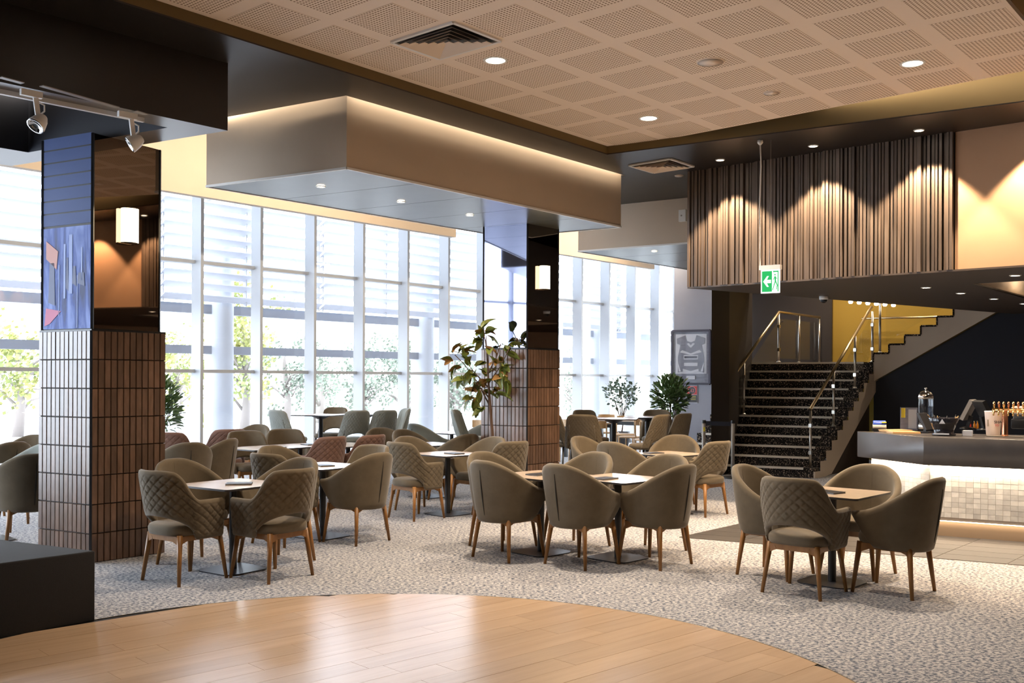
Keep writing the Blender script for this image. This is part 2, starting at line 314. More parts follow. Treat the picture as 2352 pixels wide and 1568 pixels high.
# ---- mezzanine: slatted fascia, orange wall, soffit
SB = 2.81
s0 = P(1579, 659, SB); s1 = P(2185, 618, SB); sd = Q2; sn = Vector((-R2.x, -R2.y, 0))
sl = (s1 - s0).dot(sd); s1 = s0 + sd * sl; sfar = s0 + sd * 10
mez = thing('wall_front', 'dark timber slatted mezzanine wall above the bar and stairs', 'wall', s0 - UP * SB, math.atan2(sd.y, sd.x), kind='structure')
sm_cache = {}
rs = random.Random(3)
for xa, xb in ((0, sl), (sl + 2.5, sl + 6.9)):
    MB().box(((xa + xb) / 2, .15, (SB + SOF) / 2), (xb - xa, .2, SOF - SB)).obj('backing', M['grout'], mez); x = xa
    while x < xb - .03:
        wd = rs.choice((.022, .03, .03, .042)); dp = rs.choice((.03, .045, .06)); key = (wd, dp)
        if key not in sm_cache: sm_cache[key] = MB().box((0, 0, (SB + SOF) / 2), (wd, dp, SOF - SB)).mesh('slat', M['slat'])
        link('slat', sm_cache[key], mez, loc=(x + wd / 2, .05 - dp / 2, 0)); x += wd + rs.choice((.008, .012, .02))
MB().box((sl + 4.6, .12, (SB + SOF) / 2), (9.2 - .02, .16, SOF - SB)).obj('plaster', M['orange'], mez)
# soffit below the mezzanine with a recess
k0, k1, k2 = P(1600, 661, SB), P(1980, 690, SB), P(2352, 720, SB)
kb = (k2 - k1).normalized(); e0 = s0 + Vector((.12, .05, 0)); kend = k2 + kb * 5
rc = [P(2233, 648, SB), P(2352, 681, SB) + (P(2352, 681, SB) - P(2233, 648, SB)) * .6, None, P(2352, 641, SB) + (P(2352, 641, SB) - P(2233, 648, SB)) * 2]
rc[2] = rc[1] + (rc[3] - rc[0])
ms = MB()
def mq(*p): ms.prism([(v.x, v.y) for v in p], SB - .02, SB)
lo = isect(s0, sd, rc[0], R2); hi = isect(k1, kb, rc[0], R2)
mq(s0, lo, hi, k1, e0); mq(lo, sfar, rc[3], rc[0]); mq(rc[0], rc[1], isect(k1, kb, rc[1], R2), hi); mq(rc[3], sfar, kend, rc[2]); mq(rc[1], rc[2], kend, isect(k1, kb, rc[1], R2))
mz = struct(ms.obj('trim_9', mat('mezzanine_soffit', (.075, .056, .045), .45)), 'dark brown soffit under the mezzanine over the bar', 'ceiling')
rcb = MB()
for i in range(4):
    a, c = rc[i], rc[(i + 1) % 4]; rcb.quad((a.x, a.y, SB), (c.x, c.y, SB), (c.x, c.y, SB + .25), (a.x, a.y, SB + .25))
rcb.add([(p.x, p.y, SB + .25) for p in rc], [[0, 1, 2, 3]]); struct(rcb.obj('trim_10', M['cream']), 'pale ceiling recess in the soffit over the bar', 'ceiling')
ed = MB().bar((e0.x, e0.y, SB + .5), (k1.x, k1.y, SB + .5), .06, 1.0).bar((k1.x, k1.y, SB + .5), (kend.x, kend.y, SB + .5), .06, 1.0)
struct(ed.obj('trim_11', M['dark']), 'dark rear edge of the mezzanine floor by the stairs', 'ceiling')
# ---- walls around the stairs
gw = 19.5
wl, wr = D(1548, 800, gw + .1), D(1660, 800, gw - .4)
gwall = struct(MB().prism([(wl.x, wl.y), (wr.x, wr.y), (wr.x + .1, wr.y + .6), (wl.x + .4, wl.y + .5)], 0, 5).obj('wall_end', M['grey']), 'blue grey plaster wall with the framed jersey', 'wall')
dw = P(1633, 1093, 0); dwe = dw + WD * .61
struct(MB().prism([(dw.x, dw.y), (dwe.x, dwe.y), (dwe.x + .95, dwe.y + 2.3), (dw.x + .62, dw.y + 2.6)], 0, 5).obj('wall_stair', M['dark']), 'near black wall end beside the staircase', 'wall')
bbd = MB().bar((dw.x + .012, dw.y - .008, .06), (dw.x + WD.x * .6 + .012, dw.y + WD.y * .6 - .008, .06), .015, .12)
struct(bbd.obj('baseboard_stair', M['black']), 'black skirting board on the stair wall', 'baseboard')
# ---- staircase
RISE, TR, NS = .163, .235, 12
sb = P(1868, 1098, 0); sq_ = Vector((-.88, .47, 0)).normalized(); SWD = 2.35
stair = thing('staircase', 'speckled dark carpeted staircase with pale nosings and glass balustrades', 'staircase', (0, 0, 0))
for i in range(NS):
    a = sb + WD * TR * i; b2 = sb + WD * (TR * (i + 1) if i < NS - 1 else TR * i + 2.2); wide = SWD if i else 1.55
    st = MB().prism([(a.x, a.y), (b2.x, b2.y), ((b2 + sq_ * wide).x, (b2 + sq_ * wide).y), ((a + sq_ * wide).x, (a + sq_ * wide).y)], RISE * i if i else 0, RISE * (i + 1)).obj('step', M['stairc'], stair)
    n0, n1 = a + sq_ * .16 - WD * .006, a + sq_ * (wide - .1) - WD * .006; zz = RISE * (i + 1)
    MB().bar((n0.x, n0.y, zz - .012), (n1.x, n1.y, zz - .012), .05, .034).obj('nosing', M['nosing'], stair)
LH = RISE * NS; top = sb + WD * TR * (NS - 1)
# stringer of lower flight
sg = MB(); off2 = -sq_ * .015
for i in range(NS):
    a = sb + WD * TR * i + off2; c = sb + WD * TR * (i + 1) + off2
    z1 = RISE * (i + 1) - .06; z0 = max(0, RISE * i - .46)
    sg.bar((a.x, a.y, (z0 + z1) / 2), (c.x, c.y, (max(0, RISE * (i + 1) - .46) + z1) / 2), .03, z1 - z0) if i == 0 else sg.add([(a.x, a.y, z0), (c.x, c.y, max(0, RISE * (i + 1) - .46)), (c.x, c.y, z1), (a.x, a.y, z1)], [[0, 1, 2, 3]])
sg.obj('stringer', M['cream'], stair)
# upper flight to the right
ud = Vector((.9, -.44, 0)).normalized(); ub = top + WD * .02; UT = .27
un = Vector((-ud.y, ud.x, 0))
sg = MB()
for i in range(9):
    a = ub + ud * UT * i; c = ub + ud * UT * (i + 1); z1 = LH + RISE * (i + 1) ; zs = LH - .36 + RISE * i; ze = LH - .36 + RISE * (i + 1)
    sg.add([(a.x, a.y, zs), (c.x, c.y, ze), (c.x, c.y, z1), (a.x, a.y, z1)], [[0, 1, 2, 3]])
    e_ = un * 1.3 ; o_ = -un * .012
    MB().prism([((a + o_).x, (a + o_).y), ((c + o_).x, (c + o_).y), ((c + e_).x, (c + e_).y), ((a + e_).x, (a + e_).y)], z1 - RISE * .98, z1 + .015).obj('step', M['stairc'], stair) if False else \
    MB().prism([((a + o_).x, (a + o_).y), ((c + o_).x, (c + o_).y), ((c + e_).x, (c + e_).y), ((a + e_).x, (a + e_).y)], z1 - .02, z1 + .015).bar((a.x + o_.x, a.y + o_.y, z1 - RISE / 2), ((a + e_).x, (a + e_).y, z1 - RISE / 2), .03, RISE).obj('step', M['stairc'], stair)
sg.obj('stringer', M['cream'], stair)
und = MB(); a = ub; c = ub + ud * UT * 9
und.add([(a.x, a.y, LH - .36), (c.x, c.y, LH - .36 + RISE * 9), (c.x + un.x * 1.3, c.y + un.y * 1.3, LH - .36 + RISE * 9), (a.x + un.x * 1.3, a.y + un.y * 1.3, LH - .36)], [[0, 1, 2, 3]])
und.obj('underside', M['navy'], stair)
# balustrades
def post(a, z0, h, m='steel'): 
    o = MB().tube([(a.x, a.y, z0), (a.x, a.y, z0 + h)], .022, 10).obj('post', M[m], stair, True)
    MB().lathe([(.045, 0), (.04, .02), (.02, .035)], 14, (a.x, a.y, z0)).obj('foot', M[m], o, True); return o
def clampz(a, z, d): MB().box((a.x, a.y, z), (.05, .05, .06), math.atan2(d.y, d.x)).obj('clamp', M['steel'], stair)
def rail(pts): return MB().tube(pts, .026, 10).obj('handrail', M['brass'], stair, True)
def gpane(a, za, b, zb, h0, h1):
    MB().add([(a.x, a.y, za + h0), (b.x, b.y, zb + h0), (b.x, b.y, zb + h1), (a.x, a.y, za + h1)], [[0, 1, 2, 3]]).obj('glass_panel', M['sglass'], stair)
HR = .98
for side, inn in ((.09, 'r'), (1.77, 'l')):
    base_ = sb + sq_ * side
    idx = (0, 4, 8, 11.5) if inn == 'r' else (5, 11)
    for i in idx:
        p_ = base_ + WD * (TR * i + .1); post(p_, RISE * (int(i) + 1) if i else 0.0, HR - .03 - (0 if i else -RISE), 'steel')
        for z in (.25, .7): clampz(p_, RISE * (int(i) + 1) + z, WD)
    pts = [base_ + WD * (TR * i + .1) + UP * (RISE * (i + 1) + HR) for i in ((0, 11.3) if inn == 'r' else (2, 11))]
    if inn == 'l':
        e_ = pts[-1] + WD * .9 - UP * .0; pts.append(pts[-1] + sq_ * -.06 + WD * 1.75 - UP * .02)
    rail(pts)
    n = 11
    gpane(base_ + WD * .2, RISE, base_ + WD * (TR * 11 + .1), RISE * 12, .1, .82)
lp0 = sb + sq_ * 1.77 + WD * (TR * 11 + .1)
for t in (.85, 1.75): post(lp0 + WD * t - sq_ * .03 * t, LH, HR - .03)
gpane(lp0, LH, lp0 + WD * 1.75, LH, .08, .85)
for i in (0.4, 5.2):
    p_ = ub + ud * (UT * i) + un * .05; post(p_, LH + RISE * (int(i) + 1), HR - .05)
pA, pB = ub + ud * (UT * .4) + un * .05, ub + ud * (UT * 8) + un * .05
gpane(pA + ud * .1, LH + RISE * 1.6, pB, LH + RISE * 9, .1, .8)
wr0 = ub + WD * 1.9 - ud * .9; rail([wr0 + UP * (LH + .92), wr0 + ud * 1.75 + UP * (LH + .92), wr0 + ud * 3.2 + UP * (LH + 1.85)])
# walls behind the stairs
yb = top + WD * 2.2
struct(MB().bar((yb.x - ud.x * 1.6, yb.y - ud.y * 1.6, 2.5), (yb.x + ud.x * 5, yb.y + ud.y * 5, 2.5), .1, 5).obj('wall_ochre', M['yellow']), 'ochre plaster wall behind the upper stair flight', 'wall')
struct(MB().bar((yb.x - ud.x * 1.62, yb.y - ud.y * 1.62 - .1, 2.5), (yb.x - ud.x * 4.3, yb.y - ud.y * 4.3, 2.5), .1, 5).obj('wall_landing', M['dark']), 'near black wall at the back of the stair landing', 'wall')
lw0, lw1 = sb + WD * .35 + sq_ * .06, top + sq_ * .06                     # brown wall below the lower flight and dark wall below the upper one
sl_ = RISE / TR
wb_ = MB().add([(lw0.x, lw0.y, 0), (lw1.x, lw1.y, 0), (lw1.x, lw1.y, LH - .38), (lw0.x, lw0.y, max(.02, RISE * 1.5 - .45))], [[0, 1, 2, 3]])
struct(wb_.obj('wall_understair', mat('brown_wall', (.06, .042, .03), .6)), 'dark brown wall under the lower stair flight', 'wall')
u0, u1 = ub + un * .08, ub + un * .08 + ud * 6.5
wb_ = MB().add([(u0.x, u0.y, 0), (u1.x, u1.y, 0), (u1.x, u1.y, LH - .38 + RISE / UT * 6.5), (u0.x, u0.y, LH - .38)], [[0, 1, 2, 3]])
struct(wb_.obj('wall_bar', M['navy']), 'dark navy wall behind the bar under the upper stair flight', 'wall')
# ---- stage platform
z = .465; s_c = P(219, 1427, 0); s_f = P(0, 1468, 0); s_b = P(0, 1238, z)
f_d = (s_f - s_c).normalized(); b_d = (Vector((s_b.x, s_b.y, 0)) - s_c).normalized()
pp = [s_c, s_c + f_d * 4.5, s_c + f_d * 4.5 + b_d * 5, s_c + b_d * 5]
bevel(struct(MB().prism([(p.x, p.y) for p in pp], 0, z).obj('stage', M['stage']), 'low black carpeted stage platform at the left edge', 'stage'), .012, 3)
# ---- round timber dance floor, plank by plank
dc, dr = Vector((-.80, 4.72)), 2.68
dance = thing('dance_floor', 'round honey oak plank dance floor in the foreground', 'floor', (dc.x, dc.y, 0), kind='structure')
MB().lathe([(dr, 0), (dr, .003)], 96).obj('subfloor', M['grout'], dance)
MB().lathe([(dr, 0), (dr + .006, 0), (dr + .006, .008), (dr, .008)], 96, cap=False).obj('edge_trim', M['steel'], dance)
pdir = Vector((.73, .683, 0)); prz = math.atan2(pdir.y, pdir.x); PW = .18; rs = random.Random(11)
def clipc(x0, x1, y0, y1):
    bm = bmesh.new(); n = 14; tops = []
    R_ = dr - .004
    pts = []
    if min(abs(y0), abs(y1)) >= R_: bm.free(); return None
    for y in (y0, (y0 + y1) / 2, y1):
        h = math.sqrt(max(0, R_ * R_ - y * y)); a, c = max(x0, -h), min(x1, h); pts.append((y, a, c))
    bm.free()
    if any(c <= a for _, a, c in pts):
        pts = [p for p in pts if p[2] > p[1]]
        if len(pts) < 2: return None
    return [(a, y) for y, a, c in pts] + [(c, y) for y, a, c in pts[::-1]]
nrow = int(dr / PW) + 1
for r_ in range(-nrow, nrow):
    x = -dr - rs.random() * 1.2
    while x < dr:
        poly = clipc(x + .001, x + 1.219, r_ * PW + .001, (r_ + 1) * PW - .001); x += 1.22
        if poly:
            cx_ = sum(p[0] for p in poly) / len(poly); cy_ = sum(p[1] for p in poly) / len(poly)
            cc = Matrix.Rotation(prz, 3, 'Z') @ Vector((cx_, cy_, 0))
            MB().prism([(p[0] - cx_, p[1] - cy_) for p in poly], .003, .008 + rs.random() * .0006).obj('plank', M['plank'], dance, loc=cc, rz=prz)
# ---- tiled walkway along the bar
tp = P(1559, 1234, 0); tdir = L2 * -1
walk = thing('floor_tiles', 'strip of large brown floor tiles along the bar', 'floor', (tp.x, tp.y, 0), math.atan2(tdir.y, tdir.x), kind='structure')
cs = R2.dot(tdir); sn_ = abs(R2.x * tdir.y - R2.y * tdir.x)
MB().prism([(0, 0), (9, 0), (9 + 3 * cs, 3 * sn_), (3 * cs, 3 * sn_)], 0, .002).obj('grout', M['gplastic'], walk)
tm = MB().prism([(.004, .004), (.596, .004), (.596 + .3 * cs - .004 * 0, .3 * sn_ - .004), (.004 + .3 * cs, .3 * sn_ - .004)], .002, .006).mesh('tile', M['ftile'])
for j in range(10):
    for i in range(15): link('tile', tm, walk, loc=(i * .6 + j * .3 * cs, j * .3 * sn_, 0))
# ================================================================ tiled columns
def column(name, label, corner, tl, tr, ztop, zmir, refl_top):
    """corner on the floor; left face runs along L2, right face along R2"""
    o = thing(name, label, 'column', (corner.x, corner.y, 0)); A_, B_ = R2 * tr, L2 * tl
    quad = [Vector(), A_, A_ + B_, B_]
    c = (A_ + B_) / 2
    ins = [c + (q - c) * .955 for q in quad]; core = [c + (q - c) * .975 for q in quad]
    MB().prism([(q.x, q.y) for q in core], 0, ztop - .01).obj('core', M['grout'], o)
    MB().prism([(q.x, q.y) for q in quad], ztop - .012, ztop + .012).obj('cap', M['black'], o)
    MR = Vector((.485, .875, 0)) if refl_top else R2; ins = [ins[0], ins[0] + MR * (tr * (1.04 if refl_top else .95)), ins[0] + MR * (tr * (1.04 if refl_top else .95)) + L2 * (tl * .95), ins[0] + L2 * (tl * .95)]
    MB().prism([(q.x, q.y) for q in ins], ztop, zmir).obj('shaft', M['grout'], o)
    for q in (ins[0], ins[1], ins[3]): MB().box((q.x, q.y, (ztop + zmir) / 2), (.022, .022, zmir - ztop)).obj('edge_strip', M['black'], o)
    NR, NC = 8, 12; th = ztop / NR; rs = random.Random(5)
    for base, d, wdt, outn in ((Vector(), R2, tr, None), (Vector(), L2, tl, None)):
        n = d.cross(UP); n = n if n.dot(c) < 0 else -n; tw = wdt / NC; ang = math.atan2(d.y, d.x)
        s_ = 1 if Vector((math.cos(ang + math.pi / 2), math.sin(ang + math.pi / 2), 0)).dot(n) > 0 else -1
        b = MB(); hw, hh = tw / 2 - .0022, th / 2 - .0022                      # a tile with softened edges
        vs = [(x * hw, 0, z * hh) for x, z in ((-1, -1), (1, -1), (1, 1), (-1, 1))] + [(x * (hw - .004), .012 * s_, z * (hh - .004)) for x, z in ((-1, -1), (1, -1), (1, 1), (-1, 1))]
        fs = [[4, 5, 6, 7], [0, 1, 5, 4], [1, 2, 6, 5], [2, 3, 7, 6], [3, 0, 4, 7]]
        if s_ > 0: fs = [f[::-1] for f in fs]
        tmesh = b.add(vs, fs).mesh('tile', M['tile'])
        inset = c * (1 - .975) 
        for r in range(NR):
            for k in range(NC):
                p = d * (tw * (k + .5)) - n * (.004 + rs.random() * .003)
                q = link('tile', tmesh, o, loc=(p.x, p.y, th * (r + .5)), rz=ang + rs.uniform(-.012, .012))
    MB().bar((-.004 * c.x, -.004 * c.y, 0), (-.004 * c.x, -.004 * c.y, ztop), .02, .02, up=Vector((0, 1, 0))).obj('corner_trim', M['black'], o)
    def pan(a, b, z0, z1, m, e=.012, nm='mirror'):
        d = (b - a).normalized(); n = d.cross(UP); n = n if n.dot(c - a) < 0 else -n
        a2, b2 = a + d * e + n * .004, b - d * e + n * .004
        return MB().add([(a2.x, a2.y, z0), (b2.x, b2.y, z0), (b2.x, b2.y, z1), (a2.x, a2.y, z1)], [[0, 1, 2, 3]]).obj(nm, m, o)
    pan(ins[0], ins[1], ztop + .02, zmir, M['mirror'])
    if not refl_top: pan(ins[0], ins[3], ztop + .02, zmir, M['mirror2'])
    else:
        pan(ins[0], ins[3], ztop + .02, refl_top, MURAL_REFL, nm='painted_reflection')  # mirror face: reflection of an unseen city mural painted on flat
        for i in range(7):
            z0 = refl_top + .02 + i * (zmir - refl_top) / 7; pan(ins[0], ins[3], z0, z0 + (zmir - refl_top) / 7 - .012, M['reflboard'], nm='board')  # grooved surface reflected in the mirror, painted as flat blue strips
    return o, ins
M['reflboard'] = mat('reflected_board', (.065, .10, .25), .55, spec=.2)
def mural_refl_mat():  # blurred city mural as mirrored in the column face, put into colour
    m = mat('mural_reflection', (.1, .2, .6), .45, spec=.2); nt = m.node_tree; N = nt.nodes; K = nt.links.new; p = N['Principled BSDF']
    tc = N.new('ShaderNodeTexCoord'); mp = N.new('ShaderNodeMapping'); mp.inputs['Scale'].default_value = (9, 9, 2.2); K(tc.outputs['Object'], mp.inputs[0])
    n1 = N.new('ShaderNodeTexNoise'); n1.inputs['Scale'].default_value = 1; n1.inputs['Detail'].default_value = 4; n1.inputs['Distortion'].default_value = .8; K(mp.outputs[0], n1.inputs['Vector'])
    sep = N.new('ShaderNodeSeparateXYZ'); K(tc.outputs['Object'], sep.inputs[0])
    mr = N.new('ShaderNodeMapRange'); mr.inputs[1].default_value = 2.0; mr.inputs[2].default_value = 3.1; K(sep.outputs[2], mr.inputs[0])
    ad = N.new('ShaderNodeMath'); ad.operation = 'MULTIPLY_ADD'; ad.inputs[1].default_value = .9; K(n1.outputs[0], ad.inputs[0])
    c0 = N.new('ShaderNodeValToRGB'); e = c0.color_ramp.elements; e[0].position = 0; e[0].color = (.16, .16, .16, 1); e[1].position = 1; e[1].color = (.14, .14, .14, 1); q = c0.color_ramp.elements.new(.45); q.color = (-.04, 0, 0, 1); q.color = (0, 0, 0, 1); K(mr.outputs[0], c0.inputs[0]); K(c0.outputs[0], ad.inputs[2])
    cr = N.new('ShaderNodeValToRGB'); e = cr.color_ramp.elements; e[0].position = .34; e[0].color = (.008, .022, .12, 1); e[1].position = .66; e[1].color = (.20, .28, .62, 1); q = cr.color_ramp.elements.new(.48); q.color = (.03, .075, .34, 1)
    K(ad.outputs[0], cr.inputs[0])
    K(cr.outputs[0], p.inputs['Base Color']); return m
MURAL_REFL = mural_refl_mat()
c1 = P(208, 1293, 0); REFL_TOP = 2.95
col1, ins1 = column('tiled_column', 'near square column with brown glazed tiles below, mirrors above, one painted with a blue city reflection', c1, .69, .70, 2.012, 3.722, 2.93)
z2 = 12.9; c2 = D(1211, VH, z2); c2.z = 0
col2, ins2 = column('tiled_column', 'farther tiled column behind the potted ficus, mirrored on top', c2, .69, .68, 2.0, 3.63, None)
# coloured shapes in the painted mirror reflection on the near column
d = L2; nn = d.cross(UP); nn = nn if nn.y < 0 else -nn
def reflshape(poly, m, nm):
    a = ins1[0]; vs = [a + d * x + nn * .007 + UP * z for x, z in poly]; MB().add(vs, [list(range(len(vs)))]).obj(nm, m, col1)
reflshape([(.44, 2.72), (.60, 2.82), (.60, 2.66), (.46, 2.56)], mat('refl_orange', (.50, .17, .11), .5), 'reflected_shape')
reflshape([(.40, 2.19), (.60, 2.22), (.62, 2.06), (.55, 2.08)], mat('refl_pink', (.48, .05, .16), .5), 'reflected_shape')
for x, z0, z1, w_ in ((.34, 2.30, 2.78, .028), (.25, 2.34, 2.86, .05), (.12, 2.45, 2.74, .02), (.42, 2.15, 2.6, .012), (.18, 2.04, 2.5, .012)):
    reflshape([(x, z0), (x + w_, z0), (x + w_ * .9, z1), (x, z1)], mat('refl_pale', (.20, .27, .55), .5), 'reflected_shape')
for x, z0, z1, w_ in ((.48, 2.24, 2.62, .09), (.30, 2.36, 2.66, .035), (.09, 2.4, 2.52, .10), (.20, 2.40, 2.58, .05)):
    reflshape([(x, z0), (x + w_, z0 + .03), (x + w_ * .8, z1), (x + .01, z1)], mat('refl_navy', (.015, .03, .13), .5), 'reflected_shape')
# wall sconces on the mirrors
def sconce(ins, px, py, depth, s, label):
    p = D(px, py, depth); a, b = ins[0], ins[1]; d = (b - a).normalized()
    base = isect(Vector((a.x, a.y, 0)), d, Vector((0, 0, 0)), Vector((p.x, p.y, 0)))
    n = d.cross(UP); n = n if n.y < 0 else -n
    o = thing('wall_sconce', label, 'lamp', (base.x, base.y, p.z), math.atan2(d.y, d.x), 'column sconces')
    MB().box((0, -.012, 0), (.10 * s, .022, .24 * s)).obj('back_plate', M['chrome'], o)
    pr = [(.085 * s * math.cos(t), -.02 - .085 * s * math.sin(t)) for t in [math.pi * k / 12 for k in range(13)]]
    bmo = MB().prism(pr, -.15 * s, .15 * s).obj('shade', M['shade'], o); autosmooth(bmo)
    for z in (-1, 1): MB().prism([(x * 1.02, y * 1.02) for x, y in pr], z * .155 * s - .004, z * .155 * s + .004).obj('cap', M['chrome'], o)
    return o
def on_face(corner, ins, lab): pass
w1 = [Vector((q.x + c1.x, q.y + c1.y, 0)) for q in ins1]; w2 = [Vector((q.x + c2.x, q.y + c2.y, 0)) for q in ins2]
sconce(w1, 292, 512, 8.75, 1.0, 'glowing half-round wall sconce on the near column mirror')
sconce(w2, 1246, 637, 13.1, 1.0, 'glowing half-round wall sconce on the far column mirror')
# ================================================================ chairs
def shellmesh(name, pos, nu, nv, th, mats, quilt=None, cen=(0, 0)):
    us = []
    E_ = [1 - .03 * (1 - math.sin(math.pi / 2 * t / 4)) for t in range(5)]
    inner = [(-1 + 2 * i / nu) for i in range(nu + 1)]
    us = [(-u, f) for u, f in zip(E_[::-1], [math.sqrt(max(0, 1 - ((u - .97) / .03) ** 2)) for u in E_[::-1]])] + [(.97 * u, 1) for u in inner] + [(u, math.sqrt(max(0, 1 - ((u - .97) / .03) ** 2))) for u in E_]
    us = sorted({round(u, 5): (u, f) for u, f in us}.values())
    b = MB(); rim = 4; ring_n = 2 * (nv + 1) + 2 * (rim - 1); h = 1e-3
    for u, f in us:
        f = max(f, .08); up_ = min(1, u + h); um = max(-1, u - h); out = []; inn = []
        for j in range(nv + 1):
            v = j / nv; p = Vector(pos(u, v)); tu = Vector(pos(up_, v)) - Vector(pos(um, v)); tv = Vector(pos(u, min(1, v + h))) - Vector(pos(u, max(0, v - h)))
            n = tu.cross(tv).normalized()
            if n.dot(p - Vector((cen[0], cen[1], p.z))) < 0: n = -n
            q = quilt(u, v, p) if quilt else 0
            out.append((p + n * (th / 2 * f + q * f))); inn.append(p - n * th / 2 * f)
            if j in (0, nv): 
                tvn = tv.normalized() * (1 if j else -1); rimdat = (p, n, tvn)
                if j == 0: r0 = rimdat
                else: r1 = rimdat
        top = [r1[0] + r1[1] * math.cos(math.pi * k / rim) * th / 2 * f + r1[2] * math.sin(math.pi * k / rim) * th / 2 * f for k in range(1, rim)]
        bot = [r0[0] - r0[1] * math.cos(math.pi * k / rim) * th / 2 * f + r0[2] * math.sin(math.pi * k / rim) * th / 2 * f for k in range(1, rim)]
        b.v += [tuple(p) for p in out + top + inn[::-1] + bot]
    R_ = ring_n
    for i in range(len(us) - 1):
        for k in range(R_):
            b.f.append([i * R_ + k, (i + 1) * R_ + k, (i + 1) * R_ + (k + 1) % R_, i * R_ + (k + 1) % R_]); b.m.append(0)
    b.f += [list(range(R_)), [(len(us) - 1) * R_ + k for k in range(R_)][::-1]]; b.m += [0, 0]
    me = b.mesh(name, mats, True)
    return me
def upath(s, R, yc, inw=.10):
    a = s / R; s_ = 1 if s >= 0 else -1
    if abs(a) <= math.pi / 2: return (R * math.sin(a), yc - R * math.cos(a))
    e = abs(s) - R * math.pi / 2; return (s_ * (R - inw * e), yc + e)
def tub_pos(u, v):
    R = lerp(.245, .305, v ** .8); smax = lerp(.46, .70, v ** .75); s = u * smax; x, y = upath(s, R, -.005)
    zt = .60 + .265 * (.5 + .5 * math.cos(math.pi * max(0, min(1, (abs(u) - .06) / .92))))
    zb = .365 + .02 * abs(u) ** 3
    return (x, y - .02 * v * (1 - abs(u)), lerp(zb, zt, v))
def qlt_pos(u, v):
    R = lerp(.250, .285, v); smax = lerp(.60, .645, v); s = u * smax; x, y = upath(s, R, -.02, .05); a = abs(u)
    zt = .635 + .235 * (1 - sm((a - .34) / .30)); zt -= .03 * max(0, a / .34) ** 4 * (1 if a < .34 else 1 - sm((a - .34) / .12)) * .4
    zb = .372 + (.185 * math.sqrt(max(0, 1 - (a / .56) ** 2)) if a < .56 else 0)
    return (x, y - .03 * v * max(0, 1 - a * 1.3), lerp(zb, zt, v))
def stl_pos(u, v):
    R = .27; smax = lerp(.32, .235, v); s = u * smax; x, y = upath(s, R, .03, .0); a = abs(u)
    zt = 1.12 - .05 * a ** 6; zb = .69 + (.13 * math.sqrt(max(0, 1 - (a / .66) ** 2)) if a < .66 else 0)
    return (x, y - .07 * v, lerp(zb, zt, v))
def quilt(pos, sm_, amp=.0095, p=.072):
    def f(u, v, q):
        s = u * sm_; t = q.z; a, b = (s + t * 1.0) / p, (s - t * 1.0) / p
        e = min(1, min(v, 1 - v) / .10, (1 - abs(u)) / .05)
        if e <= .2: return 0
        da, db = abs(a - round(a)), abs(b - round(b)); g = min(1, da / .14) * min(1, db / .14)
        return amp * (g ** .6 - .5) * e
    return f
SH = {'tub': shellmesh('tub_shell', tub_pos, 56, 16, .058, [M['fab']]), 'quilt': shellmesh('quilted_shell', qlt_pos, 150, 46, .048, [M['fab']], quilt(qlt_pos, .62)),
      'stool': shellmesh('stool_back', stl_pos, 80, 46, .045, [M['fab']], quilt(stl_pos, .37, .006, .06))}
def recol(me, m): c = me.copy(); c.materials[0] = m; return c
SHM = {}
def seatmesh(w, d, z0, z1, m):
    b = MB(); prof = [(.80, z0), (.97, z0 + .008), (1.0, z0 + .03), (1.0, z1 - .035), (.965, z1 - .014), (.86, z1 - .002), (.5, z1 + .006), (0.02, z1 + .008)]
    b.lathe(prof, 40, sup=3.0); b.v = [(x * w, y * d, z) for x, y, z in b.v]; return b.mesh('seat', m, True)
SEAT = {}
def seat_of(kind, m):
    if (kind, m.name) not in SEAT:
        SEAT[(kind, m.name)] = seatmesh(.235, .245, .375, .468, m) if kind != 'stool' else seatmesh(.225, .22, .655, .735, m)
    return SEAT[(kind, m.name)]
def legmesh(x, y, z, x2, y2, r0, r1, m): return MB().tube([(x, y, z), (lerp(x, x2, .5), lerp(y, y2, .5), z / 2), (x2, y2, 0)], [r0, (r0 + r1) / 2, r1], 10).mesh('leg', m, True)
LEG = [legmesh(sx * .185, sy * .185 + .01, .385, sx * .232, sy * .225 + .01, .023, .0135, M['wood']) for sx in (-1, 1) for sy in (-1, 1)]
LEGS = [legmesh(sx * .16, sy * .15, .66, sx * .21, sy * .205, .016, .012, M['black']) for sx in (-1, 1) for sy in (-1, 1)]
ap = MB()
for sx in (-1, 1):
    ap.bar((sx * .19, -.19, .357), (sx * .19, .205, .357), .022, .042).bar((-.19, sx * .195 + .008, .357), (.19, sx * .195 + .008, .357), .022, .042)
    for sy in (-1, 1): ap.bar((sx * .19, sy * .185, .325), (sx * .13, sy * .19, .352), .02, .03).bar((sx * .19, sy * .185, .325), (sx * .19, sy * .12, .352), .02, .03)
APR = ap.mesh('frame', M['wood'])
fr_ = MB(); 
for a, c in (((-.19, -.185), (.19, -.185)), ((.19, -.185), (.19, .185)), ((.19, .185), (-.19, .185)), ((-.19, .185), (-.19, -.185))): fr_.tube([(a[0], a[1], .27), (c[0], c[1], .27)], .010, 8)
FOOT = fr_.mesh('footrest', M['black'], True)
smb = MB(); pts = []
for k in range(15):
    v = .08 + .80 * k / 14; p = Vector(tub_pos(0, v)); pts.append((p.x, p.y - .0295, p.z))
smb.tube(pts, [.0025 + .0055 * math.sin(math.pi * k / 14) for k in range(15)], 6); SEAM = smb.mesh('seam', M['seam'], True)
smb = MB(); pts = []
for k in range(15):
    v = .2 + .78 * k / 14; p = Vector(tub_pos(0, v)); pts.append((p.x, p.y + .0292, p.z))
smb.tube(pts, .0022, 6); SEAMI = smb.mesh('piping', M['fab'], True)
NAMES = {'tub': 'tub_chair', 'quilt': 'quilted_armchair', 'stool': 'bar_stool'}
